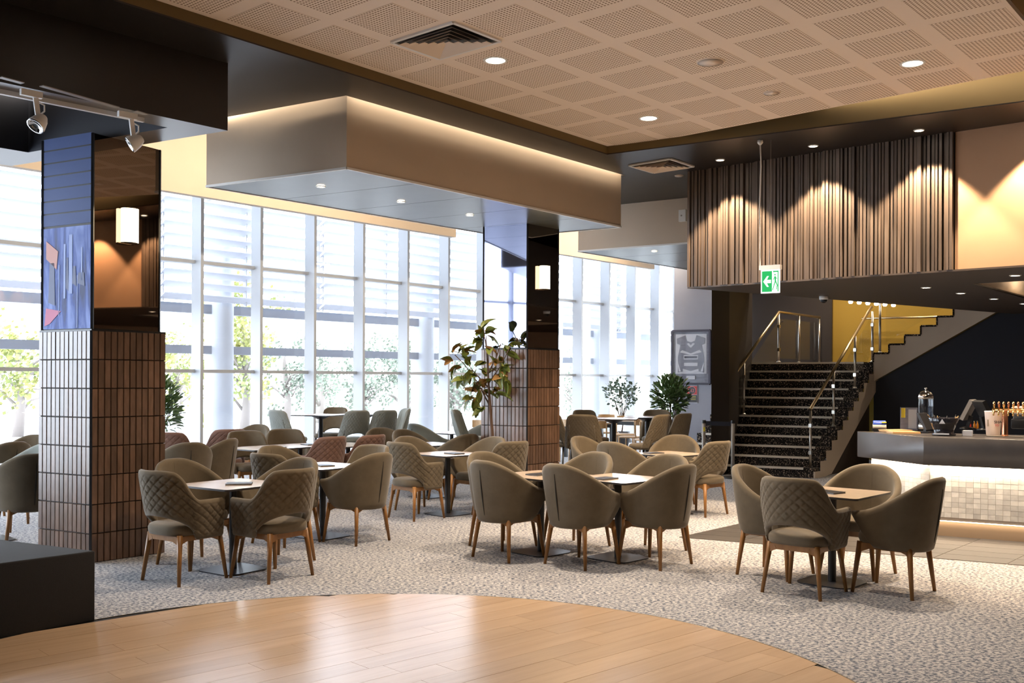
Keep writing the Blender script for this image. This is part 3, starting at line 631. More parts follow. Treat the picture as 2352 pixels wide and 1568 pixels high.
def chair(kind, x, y, th, label, group, m=None):
    m = m or M['fab']; o = thing(NAMES[kind], label, 'chair' if kind != 'stool' else 'bar stool', (x, y, 0), -math.radians(th), group)
    key = (kind, m.name)
    if key not in SHM: SHM[key] = SH[kind] if m is M['fab'] else recol(SH[kind], m)
    link('backrest', SHM[key], o); link('seat', seat_of(kind, m), o)
    if kind == 'stool':
        for l in LEGS: link('leg', l, o)
        link('footrest', FOOT, o)
    else:
        link('frame', APR, o)
        for l in LEG: link('leg', l, o)
        if kind == 'tub': link('seam', SEAM, o); link('piping', SEAMI, o)
    return o
# ================================================================ tables
def rsq(h, r, n=5):
    out = []
    for cx_, cy_, a0 in ((h - r, h - r, 0), (-h + r, h - r, 90), (-h + r, -h + r, 180), (h - r, -h + r, 270)):
        out += [(cx_ + r * math.cos(math.radians(a0 + 90 * k / n)), cy_ + r * math.sin(math.radians(a0 + 90 * k / n))) for k in range(n + 1)]
    return out
def tabletop(h, z, r=.035):
    b = MB().prism(rsq(h, r), z - .016, z, 0, 1); return b.mesh('tabletop', [M['ttop'], M['tedge']])
TT = tabletop(.345, .72); PO = MB().lathe([(.032, .012), (.032, .70)], 16).lathe([(.12, .69), (.12, .702)], 4).mesh('pole', M['black']); 
bb = MB(); hp = rsq(.225, .10, 8); bb.prism(hp, .002, .010); BS = bb.mesh('base', M['base'])
TH = tabletop(.34, 1.05); POH = MB().lathe([(.035, .012), (.035, 1.03)], 16).lathe([(.05, .98), (.16, 1.032)], 20).mesh('pole', M['black'])
def table(x, y, th, label, group='square pedestal tables', high=False):
    o = thing('cafe_table' if not high else 'bar_table', label, 'table', (x, y, 0), -math.radians(th), group)
    link('tabletop', TH if high else TT, o); link('pole', POH if high else PO, o); link('base', BS, o); return o
def menu(x, y, z, th, label, w=.15, l=.21):
    o = thing('menu', label, 'menu', (x, y, z), -math.radians(th), 'menus lying on tables')
    MB().box((0, 0, .010), (w, l, .004)).box((0, 0, .002), (w, l, .004)).obj('cover', M['menu'], o); MB().box((.002, 0, .006), (w - .008, l - .008, .004)).obj('pages', M['paper'], o); return o
GC, GB, GS = 'low upholstered lounge chairs', 'lounge chairs near the windows', 'upholstered bar stools'
def around(T, th0, specs, d=.49):
    for slot, (kind, label, m) in specs.items():
        th = th0 + {'fl': 0, 'fr': -90, 'bl': 90, 'br': 180}[slot]
        a = math.radians(th); chair(kind, T[0] - d * math.sin(a), T[1] - d * math.cos(a), th, label, GC, m)
T1, T2a, T2b, T3, T4, T5 = [P(*p)[:2] for p in ((535, 1308), (1242, 1268), (1419, 1281), (1911, 1337), (741, 1231.5), (1028, 1180))]
table(*T1, 35, 'square pedestal table between the two nearest quilted armchairs, beside the near column')
table(*T2a, 45, 'square table mostly hidden behind the smooth tub chairs in the middle')
table(*T2b, 45, 'pale topped square table in the middle foreground with a notebook-like menu on it')
table(*T3, 42, 'brown topped square table at the right in front of the bar')
table(*T4, 36, 'square table just behind the nearest left table')
table(*T5, 45, 'square table with round black pole in front of the far column')
around(T1, 35, {'fl': ('quilt', 'quilted armchair nearest the near column, seen from behind', None), 'fr': ('quilt', 'quilted armchair right of the front left table, angled left', None),
    'bl': ('tub', 'smooth tub chair against the near column, behind the front left table', None), 'br': ('tub', 'smooth tub chair at the far side of the front left table', None)})
for k, x, y, th, lb in (('tub', 1166, 1279, 45, 'leftmost of the three smooth tub chairs turning their backs in the middle foreground'), ('tub', 1335, 1295, 45, 'middle one of the three smooth tub chairs turning their backs'),
        ('tub', 1506, 1295, -46, 'rightmost of the three smooth tub chairs in the middle, facing left')):
    p = P(x, y, 0); chair(k, p.x, p.y, th, lb, GC)
for dx, dy, th, lb, T in ((-.36, .36, 135, 'tub chair with its hollow seat towards the viewer, left of the middle tables', T2a), (.36, .38, 225, 'tub chair facing the viewer behind the gap between the middle tables', T2a), (.37, .40, 222, 'tub chair facing the viewer behind the pale table with a notebook', T2b)):
    chair('tub', T[0] + dx, T[1] + dy, th, lb, GC)
around(T3, 42, {'fl': ('quilt', 'quilted armchair with open lower back at the right, nearest the viewer', None), 'fr': ('tub', 'smooth tub chair at the far right in front of the bar, facing left', None),
    'bl': ('tub', 'smooth tub chair left of the brown table, facing right', None), 'br': ('tub', 'smooth tub chair between the brown table and the bar, facing the viewer', None)}, .50)
around(T4, 36, {'fl': ('quilt', 'dark quilted armchair half hidden behind the front left table', None), 'fr': ('tub', 'big smooth tub chair left of centre showing its back seam', None),
    'bl': ('tub', 'tub chair with tan hollow side showing behind the dark quilted armchair', None), 'br': ('quilt', 'armchair peeping out behind the big smooth tub chair left of centre', None)})
around(T5, 45, {'fl': ('quilt', 'tan quilted armchair left of the black pole table, open below its back', None), 'bl': ('tub', 'tan tub chair behind the quilted armchair left of the black pole table', None), 'br': ('tub', 'pale tub chair against the far column', None)})
p = D(1150, VH, 11.75); chair('quilt', p.x, p.y, -40, 'quilted armchair just in front of the far column, facing left', GC)
def at(px, depth): return (px - CX) / F * depth
# middle distance
T6 = (at(985, 13.6), 13.6); table(*T6, 45, 'pale table in the second row behind the black pole table')
chair('tub', at(958, 13.95), 13.95, 130, 'olive tub chair with hollow side showing, second row near the ficus', GC)
chair('tub', T6[0] + .36, T6[1] - .36, -45, 'grey tub chair with dark back seam left of the ficus trunk', GC)
chair('tub', at(892, 14.35), 14.35, 150, 'olive tub chair low in front of the bar stools', GC)
T7 = (at(1038, 16.6), 16.6); table(*T7, 45, 'far pale table by the windows left of the ficus', 'tables near the windows')
chair('tub', T7[0] - .36, T7[1] - .36, 45, 'daylight-tinted tub chair by the windows left of the ficus', GB, M['fab_daylight'])
chair('tub', T7[0] + .38, T7[1] - .3, -45, 'daylight-tinted tub chair half hidden behind the ficus leaves', GB, M['fab_daylight'])
chair('tub', at(918, 17), 17, 60, 'daylight-tinted tub chair arm showing right of the quilted bar stools', GB, M['fab_daylight'])
T8 = (at(600, 12.7), 12.7); T8b = (at(690, 13.2), 13.2)
table(*T8, 38, 'long looking pale table in front of the two tan backed chairs'); table(*T8b, 38, 'pale table beside the russet quilted chairs')
chair('quilt', at(575, 13.3), 13.3, 150, 'tan backed armchair facing the viewer, left one at the pale joined tables', GC)
chair('quilt', at(660, 13.8), 13.8, 160, 'tan backed armchair facing the viewer, right one at the pale joined tables', GC)
chair('quilt', at(735, 12.5), 12.5, -50, 'russet quilted armchair, left of the two seen side on', GC, M['fabr'])
chair('quilt', at(826, 12.9), 12.9, -55, 'russet quilted armchair, right of the two seen side on', GC, M['fabr'])
T8c = (at(800, 13.4), 13.4); table(*T8c, 38, 'pale table edge between the two russet quilted armchairs')
# left middle, behind the near column
chair('tub', at(418, 11.3), 11.3, -35, 'tub chair showing its back seam just right of the near column', GC)
chair('tub', at(478, 11.9), 11.9, -75, 'pale lit tub chair right of the near column', GC)
T9 = (at(395, 11.9), 11.9); table(*T9, 50, 'table mostly hidden behind the near column', 'square pedestal tables')
chair('quilt', at(515, 14.2), 14.2, -35, 'russet quilted armchair with open lower back near the windows', GC, M['fabr'])
chair('quilt', at(408, 13.4), 13.4, 10, 'russet quilted armchair beside the near column, low under the plant', GC, M['fabr'])
chair('tub', at(383, 13.95), 13.95, 100, 'tan chair mostly hidden by the near column under the plant', GC)
chair('tub', at(568, 15.2), 15.2, 200, 'pale chair farthest back against the bright windows', GB)
T10 = (at(-30, 9.8), 9.8); table(*T10, 45, 'pale table at the left picture edge')
chair('tub', at(62, 9.55), 9.55, -40, 'tub chair cut off by the near column at the left edge', GC)
chair('tub', at(48, 10.6), 10.6, 215, 'daylight-tinted tub chair behind the table at the left edge', GC, M['fab_daylight'])
chair('tub', at(-4, 11.2), 11.2, -60, 'pale tub chair at the very left edge', GC)
chair('tub', at(58, 12.1), 12.1, 180, 'olive tub chair low against the bright window at the left edge', GC)
# right middle
T11 = (at(1540, 12.0), 12.0); table(*T11, 50, 'pale table in front of the stair wall')
chair('tub', at(1438, 11.75), 11.75, 42, 'tub chair with seam in front of the round-backed stools, middle right', GC)
chair('tub', at(1375, 12.4), 12.4, 130, 'tan hollow tub chair right of the far column', GC)
chair('tub', at(1548, 12.75), 12.75, 200, 'tan tub chair facing the viewer before the stair wall', GC)
chair('quilt', at(1612, 11.95), 11.95, -45, 'quilted armchair beside the belt barrier', GC)
# high tables and stools
TW = (at(737, 15.4), 15.4); table(*TW, 20, 'high bar table with flared black pole against the windows', 'bar tables', True)
TW2 = (at(842, 16), 16.0); table(*TW2, 20, 'second high bar table behind the quilted bar stools', 'bar tables', True)
for px, z, th, lb, m in ((668, 15.0, 42, 'quilted daylight-tinted bar stool left of the high table by the windows', M['fab_daylight']), (757, 16, 195, 'olive bar stool facing the viewer behind the high table', M['fab']),
        (803, 14.9, -38, 'quilted daylight-tinted bar stool with arched opening right of the high table pole', M['fab_daylight']), (866, 15.1, -40, 'dark quilted bar stool, second to the right of the high table pole', M['fab_daylight']), (896, 15.7, -110, 'daylight-tinted bar stool seen edge on at the right end of the window row', M['fab_daylight']),
        (1084, 15.2, 100, 'daylight-tinted bar stool tucked against the left of the far column', M['fab_daylight'])):
    chair('stool', at(px, z), z, th, lb, GS, m)
TX = (at(1410, 14.4), 14.4); table(*TX, 10, 'high white bar table right of the far column', 'bar tables', True); table(at(1487, 15.1), 15.1, 10, 'high bar table end near the dense bush', 'bar tables', True)
for px, z, th, lb in ((1304, 14.2, 65, 'quilted bar stool touching the right edge of the far column'), (1345, 13.6, 15, 'broad quilted bar stool nearest, right of the far column'), (1362, 15.2, 150, 'tan bar stool behind the broad quilted one'),
        (1486, 13.7, -50, 'brown quilted bar stool with opening, left of the pair before the bush'), (1536, 14.2, -50, 'brown quilted bar stool, right of the pair before the bush'), (1508, 15.4, 190, 'pale bar stool facing the viewer in front of the bush')):
    chair('stool', at(px, z), z, th, lb, GS)
# menus
for T, dx, dy, th, lb in ((T1, .06, -.04, 80, 'black menu on the front left table'), (T2b, -.13, -.1, 45, 'dark notebook menu on the pale middle table'), (T3, -.05, -.06, -35, 'black menu on the brown table at the right'), (T4, .02, -.02, -30, 'menu on the table behind the front left one'),
        (T5, .08, -.06, -40, 'menu on the black pole table'), (T2a, -.02, -.02, 45, 'menu peeping between the middle tub chairs'), (T8, .2, .05, -40, 'menu on the left pale joined table'), (T8b, .1, .1, -40, 'menu on the right pale joined table'), (T11, -.2, 0, 60, 'menu on the table before the stair wall')):
    menu(T[0] + dx, T[1] + dy, .7205, th, lb)
# ================================================================ far timber dining furniture
def oakchair(x, y, th, label):
    o = thing('timber_dining_chair', label, 'chair', (x, y, 0), -math.radians(th), 'timber dining chairs by the far windows')
    arc = [(.23 * math.sin(a), -.02 - .24 * math.cos(a)) for a in [math.radians(-55 + 110 * k / 12) for k in range(13)]]
    arci = [(x_ * .92, -.02 + (y_ + .02) * .92) for x_, y_ in arc]
    MB().prism(arc + arci[::-1], .70, .84).obj('backrest', M['oakc'], o); MB().lathe([(.21, .43), (.225, .44), (.225, .455), (.2, .465)], 28, sup=3).obj('seat', M['oakc'], o)
    for sx in (-1, 1):
        MB().tube([(sx * .19, -.19, .80), (sx * .20, -.20, 0)], [.016, .014], 8).obj('leg', M['oakc'], o); MB().tube([(sx * .17, .17, .44), (sx * .20, .20, 0)], [.018, .013], 8).obj('leg', M['oakc'], o)
    return o
for px, z, th, lb in ((1318, 19.5, 30, 'timber chair at the left end of the far dining tables'), (1345, 21.5, 200, 'timber chair behind the first far dining table'), (1372, 18.8, 10, 'timber chair with curved back, centre of the far dining tables'), (1398, 22, 170, 'timber chair facing the viewer behind the far dining tables'),
        (1436, 21.2, 190, 'timber chair left of the feathery pot plant'), (1449, 20.3, -60, 'timber chair side on at the right far dining table'), (1486, 19.4, -10, 'timber chair with square back next to the dense bush'), (1079, 18.6, -120, 'timber chair by the windows left of the far column')):
    oakchair(at(px, z), z, th, lb)
def darktable(px, z, label):
    o = thing('dining_table', label, 'table', (at(px, z), z, 0), math.radians(-35), 'far dining tables')
    MB().box((0, 0, .735), (1.2, .7, .03)).obj('tabletop', M['ttop'], o)
    for sx in (-1, 1):
        for sy in (-1, 1): MB().box((sx * .55, sy * .3, .36), (.07, .07, .72)).obj('leg', M['black'], o)
    MB().box((0, .3, .68), (1.03, .03, .08)).box((0, -.3, .68), (1.03, .03, .08)).obj('apron', M['black'], o)
darktable(1335, 20.2, 'far dining table with black legs near the far column'); darktable(1448, 21.6, 'far dining table with black legs near the bush')
# ================================================================ ceiling fittings
PX = fc; pu = (lp - fc).normalized() * -1; pu = R2.copy(); pv = Q2.copy()
dots = mat('perforated', (.86, .73, .61), .8)
nt = dots.node_tree; N = nt.nodes; K = nt.links.new; tc = N.new('ShaderNodeTexCoord'); mp = N.new('ShaderNodeMapping'); mp.inputs['Scale'].default_value = (1 / .0305,) * 3; K(tc.outputs['Object'], mp.inputs[0])
fr_n = N.new('ShaderNodeVectorMath'); fr_n.operation = 'FRACTION'; K(mp.outputs[0], fr_n.inputs[0]); sb_n = N.new('ShaderNodeVectorMath'); sb_n.operation = 'SUBTRACT'; sb_n.inputs[1].default_value = (.5, .5, 0); K(fr_n.outputs[0], sb_n.inputs[0])
ml_n = N.new('ShaderNodeVectorMath'); ml_n.operation = 'MULTIPLY'; ml_n.inputs[1].default_value = (1, 1, 0); K(sb_n.outputs[0], ml_n.inputs[0]); ln = N.new('ShaderNodeVectorMath'); ln.operation = 'LENGTH'; K(ml_n.outputs[0], ln.inputs[0])
lt = N.new('ShaderNodeMapRange'); lt.inputs[1].default_value = .25; lt.inputs[2].default_value = .33; K(ln.outputs['Value'], lt.inputs[0]); mx = N.new('ShaderNodeMix'); mx.data_type = 'RGBA'; mx.inputs[6].default_value = (.26, .17, .09, 1); mx.inputs[7].default_value = (.86, .73, .61, 1); K(lt.outputs[0], mx.inputs[0]); K(mx.outputs[2], N['Principled BSDF'].inputs['Base Color'])
pb = MB().box((0, 0, -.0015), (.488, .555, .003)).mesh('perforated_block', dots)
o0 = (P(1072, 48, PAN) + P(1290, 51, PAN)) / 2; rz = math.atan2(pu.y, pu.x)
def inpoly(p):
    v = [fc, far_r, near_r, pl_near]; s = 0
    for i in range(4):
        a, b = v[i], v[(i + 1) % 4]; d = (b - a).normalized(); cr = d.x * (p.y - a.y) - d.y * (p.x - a.x)
        if s == 0: s = 1 if cr > 0 else -1
        if cr * s < .015: return False
    return True
for i in range(-12, 10):
    for j in range(-9, 10):
        p = P(1138, 138, PAN) + Vector((.401, .476, 0)) * i + Vector((.516, -.468, 0)) * j
        if all(inpoly(p + pu * a * .235 + pv * b * .265) for a in (-1, 1) for b in (-1, 1)) and p.y > 3.0:
            link('perforated_block', pb, raft, loc=(p.x, p.y, PAN), rz=rz)
def vent(c, sx, sy, rz, label, z):
    o = thing('air_vent', label, 'vent', (c.x, c.y, z), rz); fr = MB()
    for k in range(4):
        fr.add([(-sx, -sy, -.014), (sx, -sy, -.014), (sx - .035, -sy + .035, -.012), (-sx + .035, -sy + .035, -.012)][:], [[0, 1, 2, 3]]) if k == 0 else None
    fr = MB(); 
    for a, b in (((-sx, -sy), (sx, -sy)), ((sx, -sy), (sx, sy)), ((sx, sy), (-sx, sy)), ((-sx, sy), (-sx, -sy))):
        fr.bar((a[0] * .96, a[1] * .96, -.008), (b[0] * .96, b[1] * .96, -.008), .03, .016)
    fr.obj('frame', M['white'], o); MB().box((0, 0, -.002), (sx * 1.9, sy * 1.9, .003)).obj('throat', M['blackp'], o)
    for k in range(1, 6):
        f0, f1 = 1 - k * .165, 1 - k * .165 - .10; b = MB(); z0, z1 = -.006, -.03
        q0 = [(-sx * f0, -sy * f0, z0), (sx * f0, -sy * f0, z0), (sx * f0, sy * f0, z0), (-sx * f0, sy * f0, z0)]; q1 = [(x * f1 / f0, y * f1 / f0, z1) for x, y, _ in q0]
        q0, q1 = [(x, y, z1) for x, y, _ in q0], [(x, y, z0) for x, y, _ in q1]
        b.add(q0 + q1, [[i, (i + 1) % 4, 4 + (i + 1) % 4, 4 + i] for i in range(4)]).obj('louver', M['panel'], o)
    return o
v4 = [P(888, 91, PAN), P(1041.5, 47.6, PAN), P(1157, 93.5, PAN), P(1011, 136, PAN)]; c = sum(v4, Vector()) / 4
vent(c, .29, .37, rz, 'large square louvred air vent in the perforated ceiling', PAN)
v4 = [P(1435, 378, SOF), P(1545, 364, SOF), P(1603, 382, SOF), P(1495, 395, SOF)]; c = sum(v4, Vector()) / 4
vent(c, .29, .31, rz, 'louvred air vent in the dark soffit left of the slats', SOF)
def downlight(p, r, label, e, ang=100, aim=(0, 0, -1), col=WARM2, bl=.6, group='recessed downlights', ss=.05):
    o = thing('downlight', label, 'light', (p.x, p.y, p.z), 0, group)
    MB().lathe([(r * .80, -.002), (r * .82, -.008), (r * 1.0, -.007), (r * 1.06, 0)], 28, cap=False).obj('trim_ring', M['white'], o, True)
    MB().lathe([(r * .82, -.003), (.001, -.004)], 28).obj('lens', M['lens'], o)
    lamp('SPOT', (0, 0, -.02), e, col, o, ss, math.radians(ang), bl, aim=aim); return o
EP = 460
for x, y, lb in ((1138, 138, 'bright round downlight next to the large air vent'), (1490, 271, 'bright round downlight nearest the far corner of the perforated ceiling'), (2096, 145, 'bright round downlight at the right of the perforated ceiling')):
    downlight(P(x, y, PAN), .105, lb, EP, 115, ss=.1)
# the same fittings carry on over the viewer's head, outside the frame
for p, lb in ((Vector((-1.76, 6.82, PAN)), 'first'), (Vector((1.9, 6.85, PAN)), 'second')):
    downlight(p, .105, lb + ' ceiling downlight out of frame above the viewer', 170, 115, ss=.1)
for i, (x, y) in enumerate(((737, 428), (921, 463), (1079, 494), (1214, 521), (1503, 577))):
    downlight(P(x, y, 3.62), .05, ['leftmost', 'second', 'third', 'rightmost'][i] + ' small downlight under the long bulkhead box' if i < 4 else 'small downlight under the second bulkhead box', 60, 110)
sn_dir = R2
for i, (x, y) in enumerate(((1654, 367), (1868, 335), (2111, 299), (None, None), (None, None), (None, None))):
    if x: p = P(x, y, SOF); last = p; step = (P(2111, 299, SOF) - P(1654, 367, SOF)) / 2
    else: last = last + step; p = last
    downlight(p, .055, ['left', 'middle', 'right', 'fourth, out of frame,', 'fifth, out of frame,', 'sixth, out of frame,'][i] + ' downlight grazing the slatted mezzanine wall', 300, 88, (0, 0, -1), (1, .74, .48), .3, ss=.02)
for i, (x, y) in enumerate(((2127, 660), (2207, 673), (2283, 686), (2352, 697), (2332, 632))):
    downlight(P(x, y, SB - .02), .06, ['first', 'second', 'third', 'fourth', 'nearest'][i] + ' downlight in the soffit over the bar', 75, 110)
for i, t in enumerate((WD * .9 - ud * .3, WD * 1.2 + ud * 1.6, WD * .4 - ud * 1.4)):
    p = top + t; downlight(Vector((p.x, p.y, 4.98)), .06, ['first', 'second', 'third'][i] + ' downlight high over the stair landing', 150, 120)
def disc(x, y, r, label, z=PAN, name='ceiling_speaker', cat='speaker'):
    p = P(x, y, z); o = thing(name, label, cat, p); MB().lathe([(r, 0), (r * .98, -.008), (r * .9, -.012)], 32, cap=False).obj('rim', M['panel'], o, True); MB().lathe([(r * .9, -.011), (.001, -.013)], 32).obj('grille', M['panel'], o, True)
disc(1632, 141, .125, 'large round speaker grille in the perforated ceiling'); disc(1773, 212, .085, 'smaller round speaker grille in the perforated ceiling'); disc(1560, 403, .06, 'small pale smoke detector on the dark soffit', SOF, 'smoke_detector', 'detector')
# concealed cove strips: above the soffit slot in front of the bulkhead, and behind the boxes towards the pelmets
def strip(a, b, z, e, aim, w=.03, col=(1, .84, .64), label='', spread=None):
    a, b = Vector((a.x, a.y, z)), Vector((b.x, b.y, z)); c = (a + b) / 2; d = (b - a).normalized(); aim = Vector(aim).normalized()
    o = lamp('AREA', c, e, col, None, (b - a).length, sy=w, spread=spread); zax = -aim; xax = (d - zax * d.dot(zax)).normalized(); yax = zax.cross(xax)
    o.rotation_euler = Matrix((xax, yax, zax)).transposed().to_euler(); o.name = 'cove_strip'; return o
strip(B_f + fn * .10, B_r + fn * .10, SOF + .10, 7, -fn - UP * .9)
strip(B_f - fr * .10, B_l - fr * .10, SOF + .10, 2.5, fr - UP * .9)
strip(B_l + (B_l - B_f).normalized() * .15, B_b + (B_l - B_f).normalized() * .15, 4.42, 90, -fn * 1.0 + UP * .15)
strip(B_l + (B_l - B_f).normalized() * .15 - fr * 5, B_l + (B_l - B_f).normalized() * .15 - fr * .6, 4.42, 60, -fn * 1.0 + UP * .15)
strip(C2 - e2 * .15, C2B - e2 * .15, 4.42, 150, -e2 + UP * .1)
strip(C2 - fr * .10, C2R - fr * .10, SOF + .10, 6, fr - UP * .9)
strip(OP[0] + dl * .3 + Q2 * .08, OP[3] + Q2 * .08, 4.62, 16, Q2 * -1 + UP * .2); strip(OP[0] + Q2 * .3 + dl * .06, OP[1] + dl * .06, 4.62, 16, -dl)
rcc = sum(rc, Vector()) / 4; lamp('AREA', (rcc.x - .3, rcc.y + .3, SB + .03), 7, WARM2, None, .2, aim=(0, 0, 1))
# exit sign
ep = P(1746, 322, SOF); er = math.atan2(Q2.y, Q2.x) + .12
ex = thing('exit_sign', 'green and white running man exit sign hanging on a cable', 'sign', (ep.x, ep.y, 0), er)
zc = EYE + (VH - 645) / F * ep.y; sz = .30 * ep.y / 11.2
MB().box((sz * .42, 0, zc + .155), (.24, .07, .05)).obj('housing', M['white'], ex); MB().box((sz * .42, 0, zc), (.215, .012, .26)).obj('panel', M['exitw'], ex)
pl_ = lambda poly, m, nm, y=-.0075: MB().add([(sz * .42 + x * .2, y, zc + z * .2) for x, z in poly], [list(range(len(poly)))]).obj(nm, m, ex)
pl_([(-.48, -.58), (.10, -.58), (.10, .58), (-.48, .58)], M['green'], 'green_field')
pl_([(-.40, .0), (-.18, .30), (-.08, .30), (-.2, .09), (.04, .09), (.04, -.09), (-.2, -.09), (-.08, -.30), (-.18, -.30)], M['exitw'], 'arrow', -.0085)
pl_([(.42, -.58), (.48, -.58), (.48, .58), (.16, .58), (.16, .50), (.42, .50)], M['green'], 'door_outline', -.008)
man = MB(); s2 = lambda x, z: (sz * .42 + x * .2, -.0085, zc + z * .2)
man.add([s2(.27 + .045 * math.cos(a * .7854), .36 + .05 * math.sin(a * .7854)) for a in range(8)], [list(range(8))])
for a, b, w_ in (((.27, .28), (.30, -.02), .09), ((.30, 0), (.40, -.22), .06), ((.40, -.22), (.37, -.46), .05), ((.29, 0), (.22, -.22), .06), ((.22, -.22), (.13, -.50), .05), ((.27, .25), (.40, .12), .045), ((.26, .24), (.16, .08), .045)):
    dx, dz = b[0] - a[0], b[1] - a[1]; L_ = math.hypot(dx, dz); nx, nz = -dz / L_ * w_ / 2, dx / L_ * w_ / 2
    man.add([s2(a[0] + nx, a[1] + nz), s2(b[0] + nx, b[1] + nz), s2(b[0] - nx, b[1] - nz), s2(a[0] - nx, a[1] - nz)], [[0, 1, 2, 3]])
man.obj('running_man', M['green'], ex)
MB().tube([(0, 0, SOF), (.012, 0, SOF - .3), (-.004, 0, SOF - .8), (.008, 0, zc + .5), (.004, 0, zc + .18)], .008, 8).obj('cable', M['white'], ex, True)
MB().tube([(.11, .04, SOF), (.11, 0, zc + .18)], .002, 6).obj('wire', M['steel'], ex); MB().lathe([(.03, 0), (.032, -.03), (.012, -.055)], 16, (0, 0, SOF)).obj('ceiling_rose', M['white'], ex, True)
# dome camera
cp = P(1892, 680, SB - .02); o = thing('dome_camera', 'white dome security camera under the mezzanine soffit', 'camera', cp)
MB().lathe([(.06, 0), (.062, -.03), (.055, -.05)], 24).obj('housing', M['white'], o, True); MB().lathe([(.05, -.05), (.042, -.075), (.02, -.092), (.001, -.096)], 24).obj('dome', M['blackp'], o, True)
# track spots on the stage ring
ta, tb = P(0, 205, RB), P(330, 271, RB); td = (tb - ta).normalized(); ta = ta - td * 3
tr = thing('light_track', 'white lighting track under the black ring beam', 'light track', (0, 0, 0)); MB().bar((ta.x, ta.y, RB - .018), (tb.x, tb.y, RB - .018), .035, .035).obj('rail', M['white'], tr)
for (x0, y0), (x1, y1) in (((95, 196), (270, 246)), ((310, 254), (335, 262)), ((0, 176), (52, 190))):
    a, b = P(x0, y0, RB), P(x1, y1, RB); MB().bar((a.x, a.y, RB - .003), (b.x, b.y, RB - .003), .05, .006).obj('slot', M['gplastic'], tr)
def trackspot(px, py, aim, label):
    p = P(px, py, RB - .05); o = thing('track_spotlight', label, 'spotlight', (p.x, p.y, RB - .035), math.atan2(td.y, td.x), 'track spotlights')
    MB().box((0, 0, -.025), (.15, .036, .045)).obj('adapter', M['white'], o); MB().bar((.03, 0, -.05), (.05, 0, -.20), .035, .018, up=Vector((0, 1, 0))).obj('arm', M['white'], o)
    MB().tube([(.055, .02, -.07), (.10, .02, -.085), (.10, .02, -.13), (.065, .02, -.165)], .006, 8).obj('cord', M['white'], o, True)
    d = Vector(aim).normalized(); R_ = d.to_track_quat('Z', 'Y').to_matrix(); b = MB().lathe([(.018, -.085), (.030, -.08), (.05, -.045), (.062, 0), (.066, .02), (.06, .028)], 24, cap=False)
    b.v = [tuple(Vector((.045, 0, -.235)) + R_ @ Vector(v)) for v in b.v]; b.obj('head', M['white'], o, True)
    b = MB().lathe([(.064, .024), (.066, .03), (.054, .031), (.045, .015), (.001, .012)], 24, cap=False); b.v = [tuple(Vector((.045, 0, -.235)) + R_ @ Vector(v)) for v in b.v]; b.obj('reflector', M['chrome'], o, True)
    return o
trackspot(72, 212, (-.8, -.3, -1), 'white track spotlight nearest the left edge'); trackspot(293, 262, (-1, .4, -.7), 'white track spotlight at the end of the track')
hp = [D(x, y, 19.2) for x, y in ((1944, 690), (2062, 699))]; o = thing('lamp_bar', 'row of small glowing lamps high above the stair landing', 'light', (0, 0, 0)); MB().bar(hp[0] + UP * .03, hp[1] + UP * .03, .08, .03).obj('housing', M['copper'], o)
for k in range(6): q = lerp(hp[0], hp[1], (k + .5) / 6); MB().lathe([(.035, 0), (.045, -.02), (.03, -.05), (.001, -.055)], 16, q).obj('bulb', M['led'], o, True)
# small wall sensor on second bulkhead
sp = D(1570, 496, 14.6); o = thing('wall_sensor', 'small white sensor box on the second bulkhead box', 'sensor', sp, math.atan2(e2.y, e2.x)); MB().box((0, -.03, 0), (.11, .05, .17)).obj('case', M['white'], o); MB().box((-.01, -.058, .0), (.02, .008, .02)).obj('lens', M['gplastic'], o)
# ================================================================ framed jersey and poster
gd = Vector((wr.x - wl.x, wr.y - wl.y, 0)).normalized(); gn = gd.cross(UP); gn = gn if gn.y < 0 else -gn
def onwall(x, y): q = isect(Vector((wl.x, wl.y, 0)), gd, Vector((0, 0, 0)), ray(x, VH)); t = ray(x, y); return Vector((q.x, q.y, EYE + t.z * q.y)) 
j0, j1 = onwall(1543, 883), onwall(1634, 756); jc = (j0 + j1) / 2 + gn * .005; jw_ = (j1 - j0).dot(gd); jh = j1.z - j0.z
fj = thing('framed_jersey', 'grey framed sports jersey hanging on the blue grey wall', 'picture', jc, math.atan2(gd.y, gd.x))
for a, b in (((-1, -1), (1, -1)), ((1, -1), (1, 1)), ((1, 1), (-1, 1)), ((-1, 1), (-1, -1))):
    MB().bar((a[0] * (jw_ / 2 - .02), -.03, a[1] * (jh / 2 - .02)), (b[0] * (jw_ / 2 - .02), -.03, b[1] * (jh / 2 - .02)), .04, .05, up=Vector((0, 1, 0))).obj('frame_bar', M['jd'], fj)
MB().box((0, -.012, 0), (jw_ - .06, .01, jh - .06)).obj('mat_board', M['jg'], fj); MB().box((0, -.02, jh * .06), (jw_ * .78, .008, jh * .72)).obj('white_mount', M['jw'], fj)
def jp(poly, m, nm, y=-.032): MB().prism([(x, z) for x, z in poly], 0, .006); b = MB(); n = len(poly); vs = [(x * jw_, y, z * jh) for x, z in poly]; b.add(vs + [(x, y + .008, z) for x, _, z in vs], [list(range(n))] + [[i, (i + 1) % n, n + (i + 1) % n, n + i] for i in range(n)]); b.obj(nm, m, fj)
jp([(-.36, .34), (-.14, .40), (-.10, .30), (0, .27), (.10, .30), (.14, .40), (.36, .34), (.35, .25), (.27, .22), (.33, .0), (.33, -.28), (.10, -.24), (0, -.29), (-.10, -.24), (-.33, -.28), (-.33, 0), (-.27, .22), (-.35, .25)], M['jg'], 'jersey', -.030)
